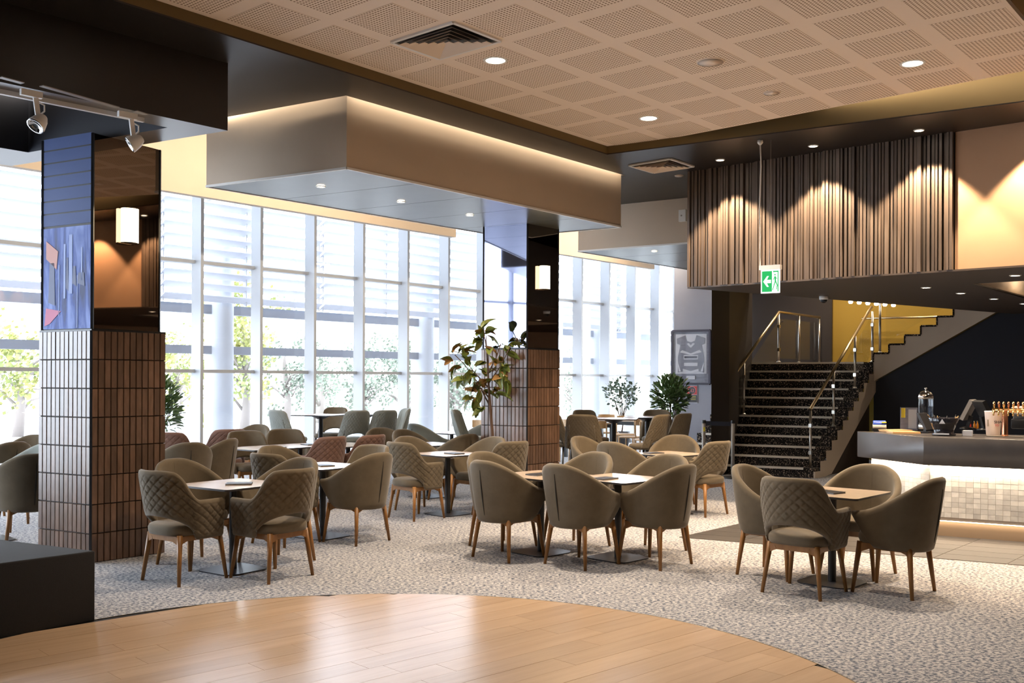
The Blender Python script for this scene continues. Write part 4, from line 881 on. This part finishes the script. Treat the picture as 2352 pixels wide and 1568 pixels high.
jp([(-.10, .24), (0, .17), (.10, .24), (.06, .26), (0, .22), (-.06, .26)], M['jw'], 'collar', -.036); jp([(-.27, .09), (0, .04), (.27, .09), (.22, .13), (0, .07), (-.22, .13)], M['jw'], 'chevron', -.036); jp([(-.18, -.04), (.18, -.04), (.18, .04), (-.18, .04)], M['jw'], 'sponsor_band', -.036)
jp([(-.17, -.16), (.17, -.16), (.17, -.10), (-.17, -.10)], M['jw'], 'hem_band', -.034); jp([(-.2, -.25), (0, -.30), (.2, -.25), (.2, -.21), (0, -.25), (-.2, -.21)], M['jw'], 'hem_chevron', -.036); jp([(-.30, -.26), (-.25, -.26), (-.33, -.08), (-.33, -.14)], M['jw'], 'stripe', -.036); jp([(.30, -.26), (.25, -.26), (.33, -.08), (.33, -.14)], M['jw'], 'stripe', -.036)
jp([(-.11, -.40), (.11, -.40), (.11, -.34), (-.11, -.34)], M['jw'], 'caption_plate', -.036); jp([(-.16, -.02), (.16, -.02), (.16, .02), (-.16, .02)], M['jd'], 'sponsor_name', -.042)
MB().box((0, -.05, 0), (jw_ - .07, .003, jh - .07)).obj('glazing', glassmat('picture_glass', (1, 1, 1), 0, .1), fj)
q0, q1 = onwall(1578, 925), onwall(1603, 885); pc = (q0 + q1) / 2 + gn * .01; pw, ph = (q1 - q0).dot(gd), q1.z - q0.z
po = thing('wall_poster', 'small red and black warning poster under the jersey frame', 'poster', pc, math.atan2(gd.y, gd.x))
MB().box((0, 0, 0), (pw, .012, ph)).obj('board', M['jw'], po); MB().box((0, -.008, ph * .22), (pw * .9, .004, ph * .48)).obj('red_field', M['red'], po); MB().box((0, -.008, -ph * .25), (pw * .9, .004, ph * .42)).obj('black_field', M['blackp'], po)
RX = Matrix.Rotation(math.pi / 2, 4, 'X')
for r, y, m, nm in ((.36, -.0115, 'pink', 'circle'), (.31, -.0125, 'blackp', 'circle')):
    MB().add([(pw * r * math.cos(a * .2618), y, ph * .22 + pw * r * math.sin(a * .2618)) for a in range(24)], [list(range(24))]).obj(nm, M[m], po)
text('number', '43', pw * .42, M['pink'], po, Matrix.Translation((0, -.0135, ph * .20)) @ RX)
for k in range(3): MB().box((0, -.0115, -ph * (.12 + k * .09)), (pw * .7, .002, ph * .022)).obj('text_line', M['yellowp'], po)
# belt barrier
b0, b1 = P(1617, 1105, 0), P(1683, 1098, 0); b0.y = b1.y + .08; b0.x = at(1617, b0.y)
st = thing('belt_barrier', 'black belt barrier with two posts in front of the stairs', 'barrier', (0, 0, 0))
for p in (b0, b1): MB().lathe([(.16, 0), (.155, .02), (.03, .035)], 24, p).obj('foot', M['black'], st, True); MB().tube([(p.x, p.y, .02), (p.x, p.y, .93)], .03, 14).obj('post', M['gplastic'], st, True); MB().lathe([(.034, 0), (.034, .05)], 14, (p.x, p.y, .90)).obj('cap', M['black'], st)
MB().bar((b0.x, b0.y, .90), (b1.x, b1.y, .89), .006, .07).obj('belt', M['navy'], st); MB().box((b0.x, b0.y - .033, .80), (.03, .004, .07)).obj('sticker', M['yellowp'], st)
# ================================================================ plants
def leafmesh(l, w, m, fold=.25):
    b = MB(); n = 6
    for i in range(n + 1):
        t = i / n; ww = w * math.sin(math.pi * min(1, t * .92 + .04)) ** .8; z = -.35 * l * t * t; b.v += [(-ww / 2, l * t, z + fold * ww), (0, l * t, z), (ww / 2, l * t, z + fold * ww)]
    for i in range(n):
        for k in (0, 1): b.f.append([i * 3 + k, i * 3 + k + 1, i * 3 + k + 4, i * 3 + k + 3]); b.m.append(0)
    return b.mesh('leaf', m, True)
LM = [leafmesh(.22, .105, M['leaf']), leafmesh(.19, .095, M['leafb']), leafmesh(.24, .11, M['leaf']), leafmesh(.21, .10, M['leaf'])]
def orient(d, rs):
    d = d.normalized(); z = (UP - d * d.dot(UP)); z = z.normalized() if z.length > .1 else Vector((1, 0, 0)); x = d.cross(z)
    return Matrix((x, d, z)).transposed().to_4x4() @ Matrix.Rotation(rs.uniform(-.9, .9), 4, 'Y')
fz = 12.68
def fp(x, y): return D(x, y, fz)
base = Vector((at(1128, fz), fz, 0))
fic = thing('ficus_plant', 'tall potted ficus with large olive leaves in front of the far column', 'plant', base)
MB().lathe([(.13, 0), (.17, .3), (.175, .34), (.16, .345), (.15, .3)], 28, cap=True).obj('pot', M['pot'], fic, True)
def loc(p): return p - base
main = [Vector((0, 0, .3)), loc(fp(1131, 1000)), loc(fp(1126, 940)), loc(fp(1122, 880)), loc(fp(1119, 820)), loc(fp(1116, 770))]
MB().tube(main, [.024, .021, .019, .014, .010, .005], 10).obj('trunk', M['bark'], fic, True)
brs = [[(1124, 930), (1095, 875), (1065, 835), (1045, 815)], [(1122, 890), (1085, 850), (1060, 812), (1040, 805)], [(1122, 880), (1150, 840), (1165, 810), (1172, 795)], [(1120, 860), (1140, 820), (1150, 790)], [(1118, 800), (1112, 770), (1108, 752)], [(1124, 915), (1105, 890), (1095, 905)]]
rs = random.Random(2)
LP = []
for k, br in enumerate(brs):
    dy = rs.uniform(-.25, .2); pts = [loc(D(x, y, fz + dy * i / 3)) for i, (x, y) in enumerate(br)]
    MB().tube(pts, [.010] + [.006] * (len(pts) - 1), 8).obj('branch', M['bark'], fic, True); LP.append(pts)
LP.append(main[2:])
for k, (x, y) in enumerate(((1048, 845), (1030, 825), (1060, 800), (1075, 830), (1090, 860), (1100, 905), (1092, 925), (1110, 880), (1140, 870), (1155, 850), (1172, 812), (1150, 905), (1165, 880), (1105, 765), (1122, 760), (1112, 745), (1100, 780), (1130, 775), (1135, 830), (1100, 835), (1078, 860), (1060, 870), (1165, 800), (1178, 790), (1128, 850), (1118, 900), (1140, 895), (1085, 895), (1105, 940), (1045, 800), (1125, 800), (1150, 825), (1095, 880), (1160, 840), (1070, 805), (1148, 865), (1115, 855), (1080, 915))):
    c = loc(D(x, y, fz + rs.uniform(-.2, .2)))
    near = min((p for l_ in LP for p in l_), key=lambda p: (p - c).length); d0 = (c - near)
    for q in range(3):
        d = (d0.normalized() if d0.length > .01 else UP) + Vector((rs.uniform(-.8, .8), rs.uniform(-.8, .8), rs.uniform(-.5, .9))); lf = link('leaf', rs.choice(LM), fic)
        lf.matrix_local = Matrix.Translation(c - d.normalized() * .07) @ orient(d, rs) @ Matrix.Scale(rs.uniform(.75, 1.1), 4)
def bush(name, label, px, depth, zc_, rx, rzz, n, ls, m, trunkh, seed, dens=1.0):
    rs = random.Random(seed); o = thing(name, label, 'plant', (at(px, depth), depth, 0)); MB().lathe([(.15, 0), (.2, .36), (.21, .40), (.19, .405), (.18, .36)], 28).obj('pot', M['pot'], o, True)
    MB().tube([(0, 0, .35), (.03, 0, trunkh * .6), (0, .02, zc_)], [.02, .016, .008], 8).obj('stem', M['bark'], o, True)
    for k in range(7):
        a = k * .9; MB().tube([(0, 0, trunkh * .7), (math.cos(a) * rx * .5, math.sin(a) * rx * .5, zc_ - rzz * .2), (math.cos(a) * rx * .9, math.sin(a) * rx * .9, zc_ + rzz * rs.uniform(-.2, .6))], [.010, .007, .003], 6).obj('branch', M['bark'], o, True)
    b = MB()
    for k in range(n):
        v = Vector((rs.gauss(0, 1), rs.gauss(0, 1), rs.gauss(0, 1))).normalized() * rs.random() ** .45 ; c = Vector((v.x * rx, v.y * rx, zc_ + v.z * rzz)); d = (v + Vector((0, 0, .5)) + Vector((rs.uniform(-.6, .6), rs.uniform(-.6, .6), rs.uniform(-.4, .4)))).normalized()
        T = Matrix.Translation(c) @ orient(d, rs) @ Matrix.Scale(ls * rs.uniform(.7, 1.2), 4); w_ = dens
        b.add([T @ Vector(q) for q in ((0, 0, 0), (-.2 * w_, .35, .05), (-.2 * w_, .7, .02), (0, 1, -.1), (.2 * w_, .7, .02), (.2 * w_, .35, .05), (0, .5, 0))], [[0, 6, 1], [1, 6, 2], [2, 6, 3], [3, 6, 4], [4, 6, 5], [5, 6, 0]])
    b.obj('foliage', m, o)['kind'] = 'stuff'; return o
bush('potted_bush', 'dense dark green potted bush under the framed jersey', 1540, 17.5, EYE - .28, .31, .36, 900, .11, M['leaf2'], .9, 4)
bush('potted_bush', 'green leafy plant showing beside the near column', 366, 15.2, EYE - .47, .30, .50, 420, .15, M['leaf2'], .9, 5)
bush('potted_eucalyptus', 'feathery pale leaved potted plant against the far windows', 1428, 23.2, EYE - .32, .42, .36, 340, .085, M['leaf3'], .9, 6, 2.0)
# ================================================================ bar
BT = 1.03
q0, q1 = P(1969, 990, BT), P(2121, 1003, BT); bd = Vector((.865, -.502, 0)).normalized(); q2 = q1 + bd * 4.5; bn = Vector((-bd.y, bd.x, 0)); q3 = q2 + bn * 1.2; q4 = q0 + bd * 2.4 + bn * .3
bar = thing('bar_counter', 'stone topped bar counter with glowing marble mosaic front', 'bar', (q1.x, q1.y, 0), math.atan2(bd.y, bd.x))
Ri = Matrix.Rotation(-math.atan2(bd.y, bd.x), 3, 'Z'); lc = lambda p: Ri @ Vector((p.x - q1.x, p.y - q1.y, 0))
Lq = [lc(p) for p in (q0, q1, q2, q3, q4)]
bevel(MB().prism([(p.x, p.y) for p in Lq], BT - .29, BT).obj('counter_slab', M['stone'], bar), .004, 1)
ins = lambda d: [(Lq[0].x + d * 1.6, Lq[0].y + d * .3), (Lq[1].x + d * .55, d), (4.5, d), (4.5, .9), (1.4, .9)]
MB().prism(ins(.10), .17, BT - .29).obj('carcass', M['cream'], bar); MB().prism(ins(.14), 0, .175).obj('plinth', M['plinth'], bar)
ip = ins(.10); f0, f1 = Vector((ip[1][0], ip[1][1], 0)), Vector((ip[2][0], ip[2][1], 0)); tw, thh = .068, .053; tmm = MB().box((0, 0, 0), (tw - .0015, .010, thh - .0015)).mesh('mosaic_tile', M['marble'])
for r in range(10):
    for k in range(23): link('mosaic_tile', tmm, bar, loc=(f0.x + tw * (k + .5), f0.y - .004 - random.random() * .002, .205 + thh * (r + .5)))
e0_, e1_ = Vector((ip[0][0], ip[0][1], 0)), f0; ed_ = (e1_ - e0_); en = ed_.length; an = math.atan2(ed_.y, ed_.x)
for r in range(10):
    for k in range(int(en / tw)):
        p = e0_ + ed_.normalized() * tw * (k + .5); n_ = Vector((ed_.y, -ed_.x, 0)).normalized() * .005; n_ = n_ if n_.dot(Vector((-1, -1, 0))) > 0 else -n_; link('mosaic_tile', tmm, bar, loc=(p.x + n_.x, p.y + n_.y, .205 + thh * (r + .5)), rz=an)
led = MB().bar((f0.x, f0.y - .035, BT - .296), (f1.x, f1.y - .035, BT - .296), .012, .01).bar((e0_.x - .04, e0_.y, BT - .296), (f0.x - .03, f0.y - .03, BT - .296), .012, .01); led.obj('led_strip', M['led'], bar)
MB().bar((f0.x, f0.y + .02, .165), (f1.x, f1.y + .02, .165), .012, .008).obj('led_strip', M['led'], bar)
BM = bar.matrix_basis; bz = math.atan2(bd.y, bd.x)
def area_on_bar(a, b, z, e, aim):
    o = lamp('AREA', ((a.x + b.x) / 2, (a.y + b.y) / 2, z), e, WARM2, bar, (b - a).length, sy=.03); d = (b - a).normalized(); zax = -Vector(aim).normalized(); xax = (d - zax * d.dot(zax)).normalized(); o.rotation_euler = Matrix((xax, zax.cross(xax), zax)).transposed().to_euler()
area_on_bar(f0 - Vector((0, .05, 0)), f1 - Vector((0, .05, 0)), BT - .31, 14, (0, .25, -1)); area_on_bar(e0_ + Vector((-.05, -.02, 0)), f0 + Vector((-.05, -.03, 0)), BT - .31, 4, (.3, .2, -1)); area_on_bar(f0 + Vector((0, .01, 0)), f1 + Vector((0, .01, 0)),   .16, 2.5, (0, -.3, -1))
# things on the bar
def onbar(x, y): return P(x, y, BT)
def bt(name, label, cat, x, y, rz=0): return thing(name, label, cat, onbar(x, y) + UP * .0005, bz + rz)
o = bt('card_terminal', 'blue card payment terminal on a black cradle at the bar end', 'card reader', 2020, 989, .2); MB().prism([(-.08, -.05), (.08, -.05), (.08, .06), (-.08, .06)], 0, .022).obj('cradle', M['black'], o)
b = MB().box((0, 0, .055), (.15, .085, .03)); b.v = [(x, y, z + y * .35 + .0) for x, y, z in b.v]; bevel(b.obj('handset', M['gplastic'], o), .008); MB().lathe([(.042, -.07), (.045, -.06), (.045, .06), (.042, .07)], 20).obj('paper_cover', M['blue'], o, True).matrix_local = Matrix.Translation((0, .04, .072)) @ Matrix.Rotation(math.pi / 2, 4, 'Y'); MB().box((.05, -.006, .098), (.05, .02, .012)).obj('badge', M['yellowp'], o)
for k, (x, y, rz_, lb) in enumerate(((2075, 995, .5, 'pile of timber clipboards lying on the bar'), (2058, 991, .9, 'folded paper bag lying on the bar behind the clipboards'))):
    o = bt('clipboard_stack', lb, 'clipboard', x, y, rz_); 
    for i in range(2): MB().box((0, i * .01, .006 + i * .011), (.30, .21, .009)).obj('board', M['oakc'], o)
o = bt('menu_stand', 'acrylic stand with a yellow and grey printed card on the bar', 'sign', 2088, 990, .35); MB().box((0, .02, .005), (.18, .08, .01)).obj('foot', M['black'], o); MB().box((0, .012, .14), (.19, .012, .27)).obj('backing', M['black'], o); MB().box((0, 0, .14), (.185, .005, .26)).obj('card', M['jg'], o); MB().box((-.065, -.004, .21), (.045, .002, .11)).obj('yellow_stripe', M['yellowp'], o); MB().box((.035, -.004, .14), (.09, .002, .22)).obj('photo', M['jw'], o); MB().box((0, -.006, .14), (.19, .002, .27)).obj('acrylic', M['clear'], o)
o = thing('drink_dispenser', 'clear water dispenser with domed silver lid and silver knob', 'dispenser', onbar(2126, 985), bz); MB().lathe([(.08, 0), (.085, .02), (.085, .05), (.08, .06)], 28).obj('stand', M['steel'], o, True); MB().lathe([(.078, .06), (.084, .10), (.086, .36), (.086, .37)], 28).obj('jar', M['clear'], o, True); MB().lathe([(.075, .065), (.080, .10), (.081, .27), (.001, .271)], 28).obj('water', M['water'], o, True)
MB().lathe([(.089, .365), (.089, .39), (.080, .42), (.055, .447), (.02, .46), (.001, .461)], 28).obj('lid', M['chrome'], o, True); MB().lathe([(.008, .458), (.008, .475), (.018, .485), (.014, .497), (.001, .5)], 16).obj('knob', M['chrome'], o, True)
o = bt('till_display', 'small black till display turned away on the bar', 'screen', 2126, 994, 1.3); MB().box((0, 0, .01), (.14, .12, .02)).obj('base', M['black'], o); b = MB().box((0, 0, .13), (.22, .03, .18)); b.v = [(x, y + (z - .13) * .5, z) for x, y, z in b.v]; b.obj('panel', M['black'], o); MB().bar((0, .0, .02), (0, .0, .08), .05, .03, up=Vector((0, 1, 0))).obj('neck', M['black'], o)
o = bt('straw_caddy', 'shiny black caddy bowl with straws and napkins on the bar', 'caddy', 2168, 1000); MB().lathe([(.115, 0), (.12, .015), (.095, .03), (.12, .10), (.155, .185), (.150, .19), (.11, .10), (.085, .035), (.001, .03)], 32).obj('bowl', mat('gloss_black', (.012, .012, .016), .08), o, True)
rs = random.Random(9)
for k in range(14): a = rs.random() * 6.28; MB().tube([(.06 * math.cos(a), .06 * math.sin(a), .05), (.16 * math.cos(a), .16 * math.sin(a), .20 + rs.random() * .02)], .005, 6).obj('straw', M['black'] if k % 3 else M['oakc'], o)
MB().add([(-.03, -.145, .13), (.03, -.145, .13), (0, -.155, .18)], [[0, 1, 2]]).obj('logo', M['jw'], o); MB().box((-.01, -.122, .022), (.15, .004, .014)).obj('lettering', M['jw'], o)
def monitor(x, y, rz_, label, w_, h_, tilt, m2):
    o = bt('till_monitor', label, 'screen', x, y, rz_); MB().lathe([(.09, 0), (.085, .015), (.03, .03)], 24).obj('base', M['black'], o, True); MB().bar((0, 0, .02), (0, .04, .16), .05, .04, up=Vector((0, 1, 0))).obj('neck', M['black'], o)
    for nm, y0, t_, m in (('body', .02, .045, m2), ('screen', -.008, .006, M['blackp'])):
        b = MB().box((0, y0, 0), (w_ - (.02 if nm == 'screen' else 0), t_, h_ - (.02 if nm == 'screen' else 0))); R_ = Matrix.Rotation(tilt, 3, 'X'); b.v = [tuple(R_ @ Vector(v) + Vector((0, 0, .24))) for v in b.v]; b.obj(nm, m, o)
monitor(2222, 985, 1.45 + math.pi, 'tilted till monitor seen edge on behind the caddy', .30, .26, -.45, M['gplastic']); monitor(2262, 988, 2.2, 'black till monitor behind the paper cup', .22, .26, -.5, M['black'])
for k, (x, m, lb) in enumerate(((2228, 'red', 'small red bottle behind the bar'), (2238, 'amber', 'small amber bottle behind the bar'), (2245, 'amber', 'yellow topped small bottle beside the till'))):
    o = bt('small_bottle', lb, 'bottle', x, 985); MB().lathe([(.012, 0), (.014, .01), (.014, .055), (.006, .075), (.006, .085)], 16).obj('body', M[m], o, True); MB().lathe([(.007, .085), (.007, .098)], 12).obj('cap', M['gold'], o)
o = bt('napkin_box', 'clear acrylic box of white napkins on the bar', 'box', 2225, 1001); MB().box((0, 0, .04), (.12, .10, .08)).obj('box', M['clear'], o); MB().box((-.01, .0, .03), (.09, .08, .055)).obj('napkins', M['jw'], o)
o = bt('paper_cup', 'large pale paper cup printed SHA with a pink band', 'cup', 2281, 1000); MB().lathe([(.062, 0), (.068, .01), (.085, .25), (.088, .255), (.084, .26), (.08, .25), (.062, .02)], 32).obj('body', M['cup'], o, True); MB().lathe([(.0705, .05), (.0733, .085)], 32, cap=False).obj('pink_band', M['pink'], o, True)
cf = Matrix.Rotation(math.radians(28), 4, 'Z')
text('lettering', 'SHA', .042, M['menu'], o, cf @ Matrix.Translation((.012, -.083, .145)) @ RX, .002); text('lettering', 'TO', .032, M['pink'], o, cf @ Matrix.Translation((.004, -.080, .110)) @ RX, .002); MB().box((-.042, -.068, .135), (.022, .004, .07), .5).obj('motif', M['gplastic'], o)
o = bt('beer_tap', 'copper beer tap tower with a row of golden handles', 'tap', 2308, 1003); MB().box((0, .0, .005), (.34, .16, .01)).obj('drip_tray', M['steel'], o); MB().lathe([(.035, .01), (.03, .03), (.03, .27), (.034, .28)], 24).obj('column', M['copper'], o, True)
MB().tube([(-.12, 0, .275), (.60, 0, .275)], .024, 16).obj('crossbar', M['gold'], o, True)
for k in range(11):
    x = -.10 + k * .045; h = MB().tube([(x, -.01, .29), (x, -.015, .31), (x, -.02, .315), (x, -.025, .355), (x, -.025, .365)], [.006, .006, .011, .013, .008], 12).obj('handle', M['gold'] if k % 2 == 0 else M['copper'], o, True); MB().tube([(x, -.04, .275), (x, -.08, .265), (x, -.085, .22)], [.012, .010, .008], 10).obj('spout', M['gold'], o, True)
o = bt('coffee_machine', 'pale and black coffee machine at the right edge of the bar', 'coffee machine', 2375, 985); bevel(MB().box((0, .1, .06), (.5, .35, .12)).obj('base', M['black'], o), .02); bevel(MB().box((0, .12, .22), (.5, .35, .10)).obj('body', M['cup'], o), .03); bevel(MB().box((0, .16, .15), (.46, .22, .1)).obj('back', M['gplastic'], o), .01)
o = thing('coffee_grinder', 'grey coffee grinder hopper at the right picture edge', 'grinder', onbar(2372, 970) , bz); MB().lathe([(.06, 0), (.06, .25), (.04, .28)], 20).obj('body', M['black'], o, True); MB().lathe([(.04, .28), (.10, .45), (.10, .47)], 20).obj('hopper', M['gplastic'], o, True); MB().lathe([(.10, .47), (.09, .50), (.03, .51)], 20).obj('lid', M['black'], o, True)
# ================================================================ outside
struct(MB().prism([(-60, 8), (60, 8), (60, 120), (-60, 120)], -.35, -.21).obj('ground', M['ground']), 'pale paving outside the windows', 'ground')
def wp(x, off): q = isect(wk(0) + WN * off, WD, Vector((0, 0, 0)), ray(x, VH)); return Vector((q.x, q.y, 0))
for px, lb in ((503, 'white round column outside the left windows'), (764, 'white round column outside, behind the middle mullions'), (970, 'white round column outside, left of the ficus'), (1366, 'white round column outside, right of the far column'), (28, 'white round column outside at the left picture edge')):
    if px == 28 or px == 764: continue
    p = wp(px, 1.5); o = thing('outdoor_column', lb, 'column', (p.x, p.y, -.21), 0, 'outdoor round columns'); MB().lathe([(.26, 0), (.26, 6.2)], 28).obj('shaft', M['ext'], o, True); MB().lathe([(.30, 0), (.30, .04)], 28).obj('base', M['ext'], o)
for z, h, lb, m in ((2.86, .17, 'grey steel beam below the sun louvres outside', 'beam'), (2.12, .15, 'lower blue grey steel beam outside the windows', 'beam'), (4.95, .22, 'upper grey steel beam above the sun louvres', 'beam')):
    a, b = wk(KA) + WN * 1.45, wk(KB) + WN * 1.45; tag(MB().bar((a.x, a.y, z), (b.x, b.y, z), .14, h).obj('steel_beam', M[m]), lb, 'beam', 'outdoor beams')
bladem = MB().bar((.02, 0, 0), (WS * 3 - .04, 0, 0), .20, .018).mesh('blade', M['blade'])
for gi, k in enumerate(range(KA, KB, 3)):
    a = wk(k) + WN * 1.0; o = thing('sun_louvre', ['leftmost, mostly hidden,', 'first full', 'second', 'third', 'fourth', 'fifth', 'rightmost'][gi] + ' bank of horizontal sun louvre blades outside the windows', 'louvre', (a.x, a.y, 0), ARZ, 'sun louvre banks')
    for i in range(11):
        l_ = link('blade', bladem, o, loc=(0, 0, 3.02 + i * .205)); l_.rotation_euler[0] = math.radians(-28)
    for x in (.05, WS * 1.5, WS * 3 - .05): MB().box((x, .06, 4.05), (.02, .10, 2.25)).obj('bracket', M['blade'], o)
def tree(px, depth, h, cw, n, m, label, seed, zc_=None):
    rs = random.Random(seed); o = thing('garden_tree', label, 'tree', (at(px, depth), depth, -.21), 0, 'trees outside the windows'); zc_ = zc_ or h * .62
    MB().tube([(0, 0, 0), (.1, 0, h * .3), (-.05, .1, h * .7), (0, 0, h * .9)], [.16, .12, .07, .03], 10).obj('trunk', M['trunk'], o, True); b = MB()
    for k in range(9):
        a = rs.random() * 6.28; r_ = cw * rs.uniform(.5, .95); z0_ = h * rs.uniform(.2, .55); MB().tube([(0, 0, z0_), (math.cos(a) * r_ * .5, math.sin(a) * r_ * .5, z0_ + h * .12), (math.cos(a) * r_, math.sin(a) * r_, z0_ + h * rs.uniform(.1, .3))], [.05, .03, .012], 6).obj('branch', M['trunk'], o, True)
    cl = [Vector((rs.gauss(0, .45) * cw, rs.gauss(0, .45) * cw, zc_ + rs.gauss(0, .42) * h * .5)) for _ in range(26)]
    for k in range(n):
        c = rs.choice(cl) + Vector((rs.gauss(0, 1), rs.gauss(0, 1), rs.gauss(0, 1))) * cw * .13; d = Vector((rs.gauss(0, 1), rs.gauss(0, 1), rs.gauss(0, 1))).normalized(); x = d.orthogonal().normalized() * .06; d = d * .13
        if c.z < .3: continue
        b.add([c, c + d * .5 + x, c + d, c + d * .5 - x], [[0, 1, 2, 3]])
    b.obj('foliage', m, o)['kind'] = 'stuff'
for px, dp, h, cw, n, m, lb, sd_ in ((40, 27, 3.6, 1.6, 1500, 'treel', 'yellow green tree outside at the left picture edge', 1), (405, 36, 3.6, 1.3, 1200, 'treel', 'yellow green tree outside beside the near column', 2), (560, 29, 4.2, 1.6, 2200, 'treel', 'yellow green tree outside behind the round column', 3), (655, 34, 3.2, 1.5, 1300, 'treeg', 'grey green tree outside with spreading branches', 4), (735, 41, 3.2, 1.2, 1100, 'treeg', 'grey green tree outside behind the bar stools', 5),
        (830, 36, 2.6, 1.0, 900, 'treeg', 'small grey tree outside behind the quilted stools', 6), (930, 38, 3.4, 1.5, 2200, 'treeg', 'bushy grey green tree outside left of the white column', 7), (1045, 35, 3.0, 1.5, 2200, 'treeg', 'bushy tree outside left of the ficus', 8), (1325, 42, 3.2, 1.2, 900, 'treeg', 'small tree outside right of the far column', 9)):
    tree(px, dp, h, cw, n, M[m], lb, sd_)
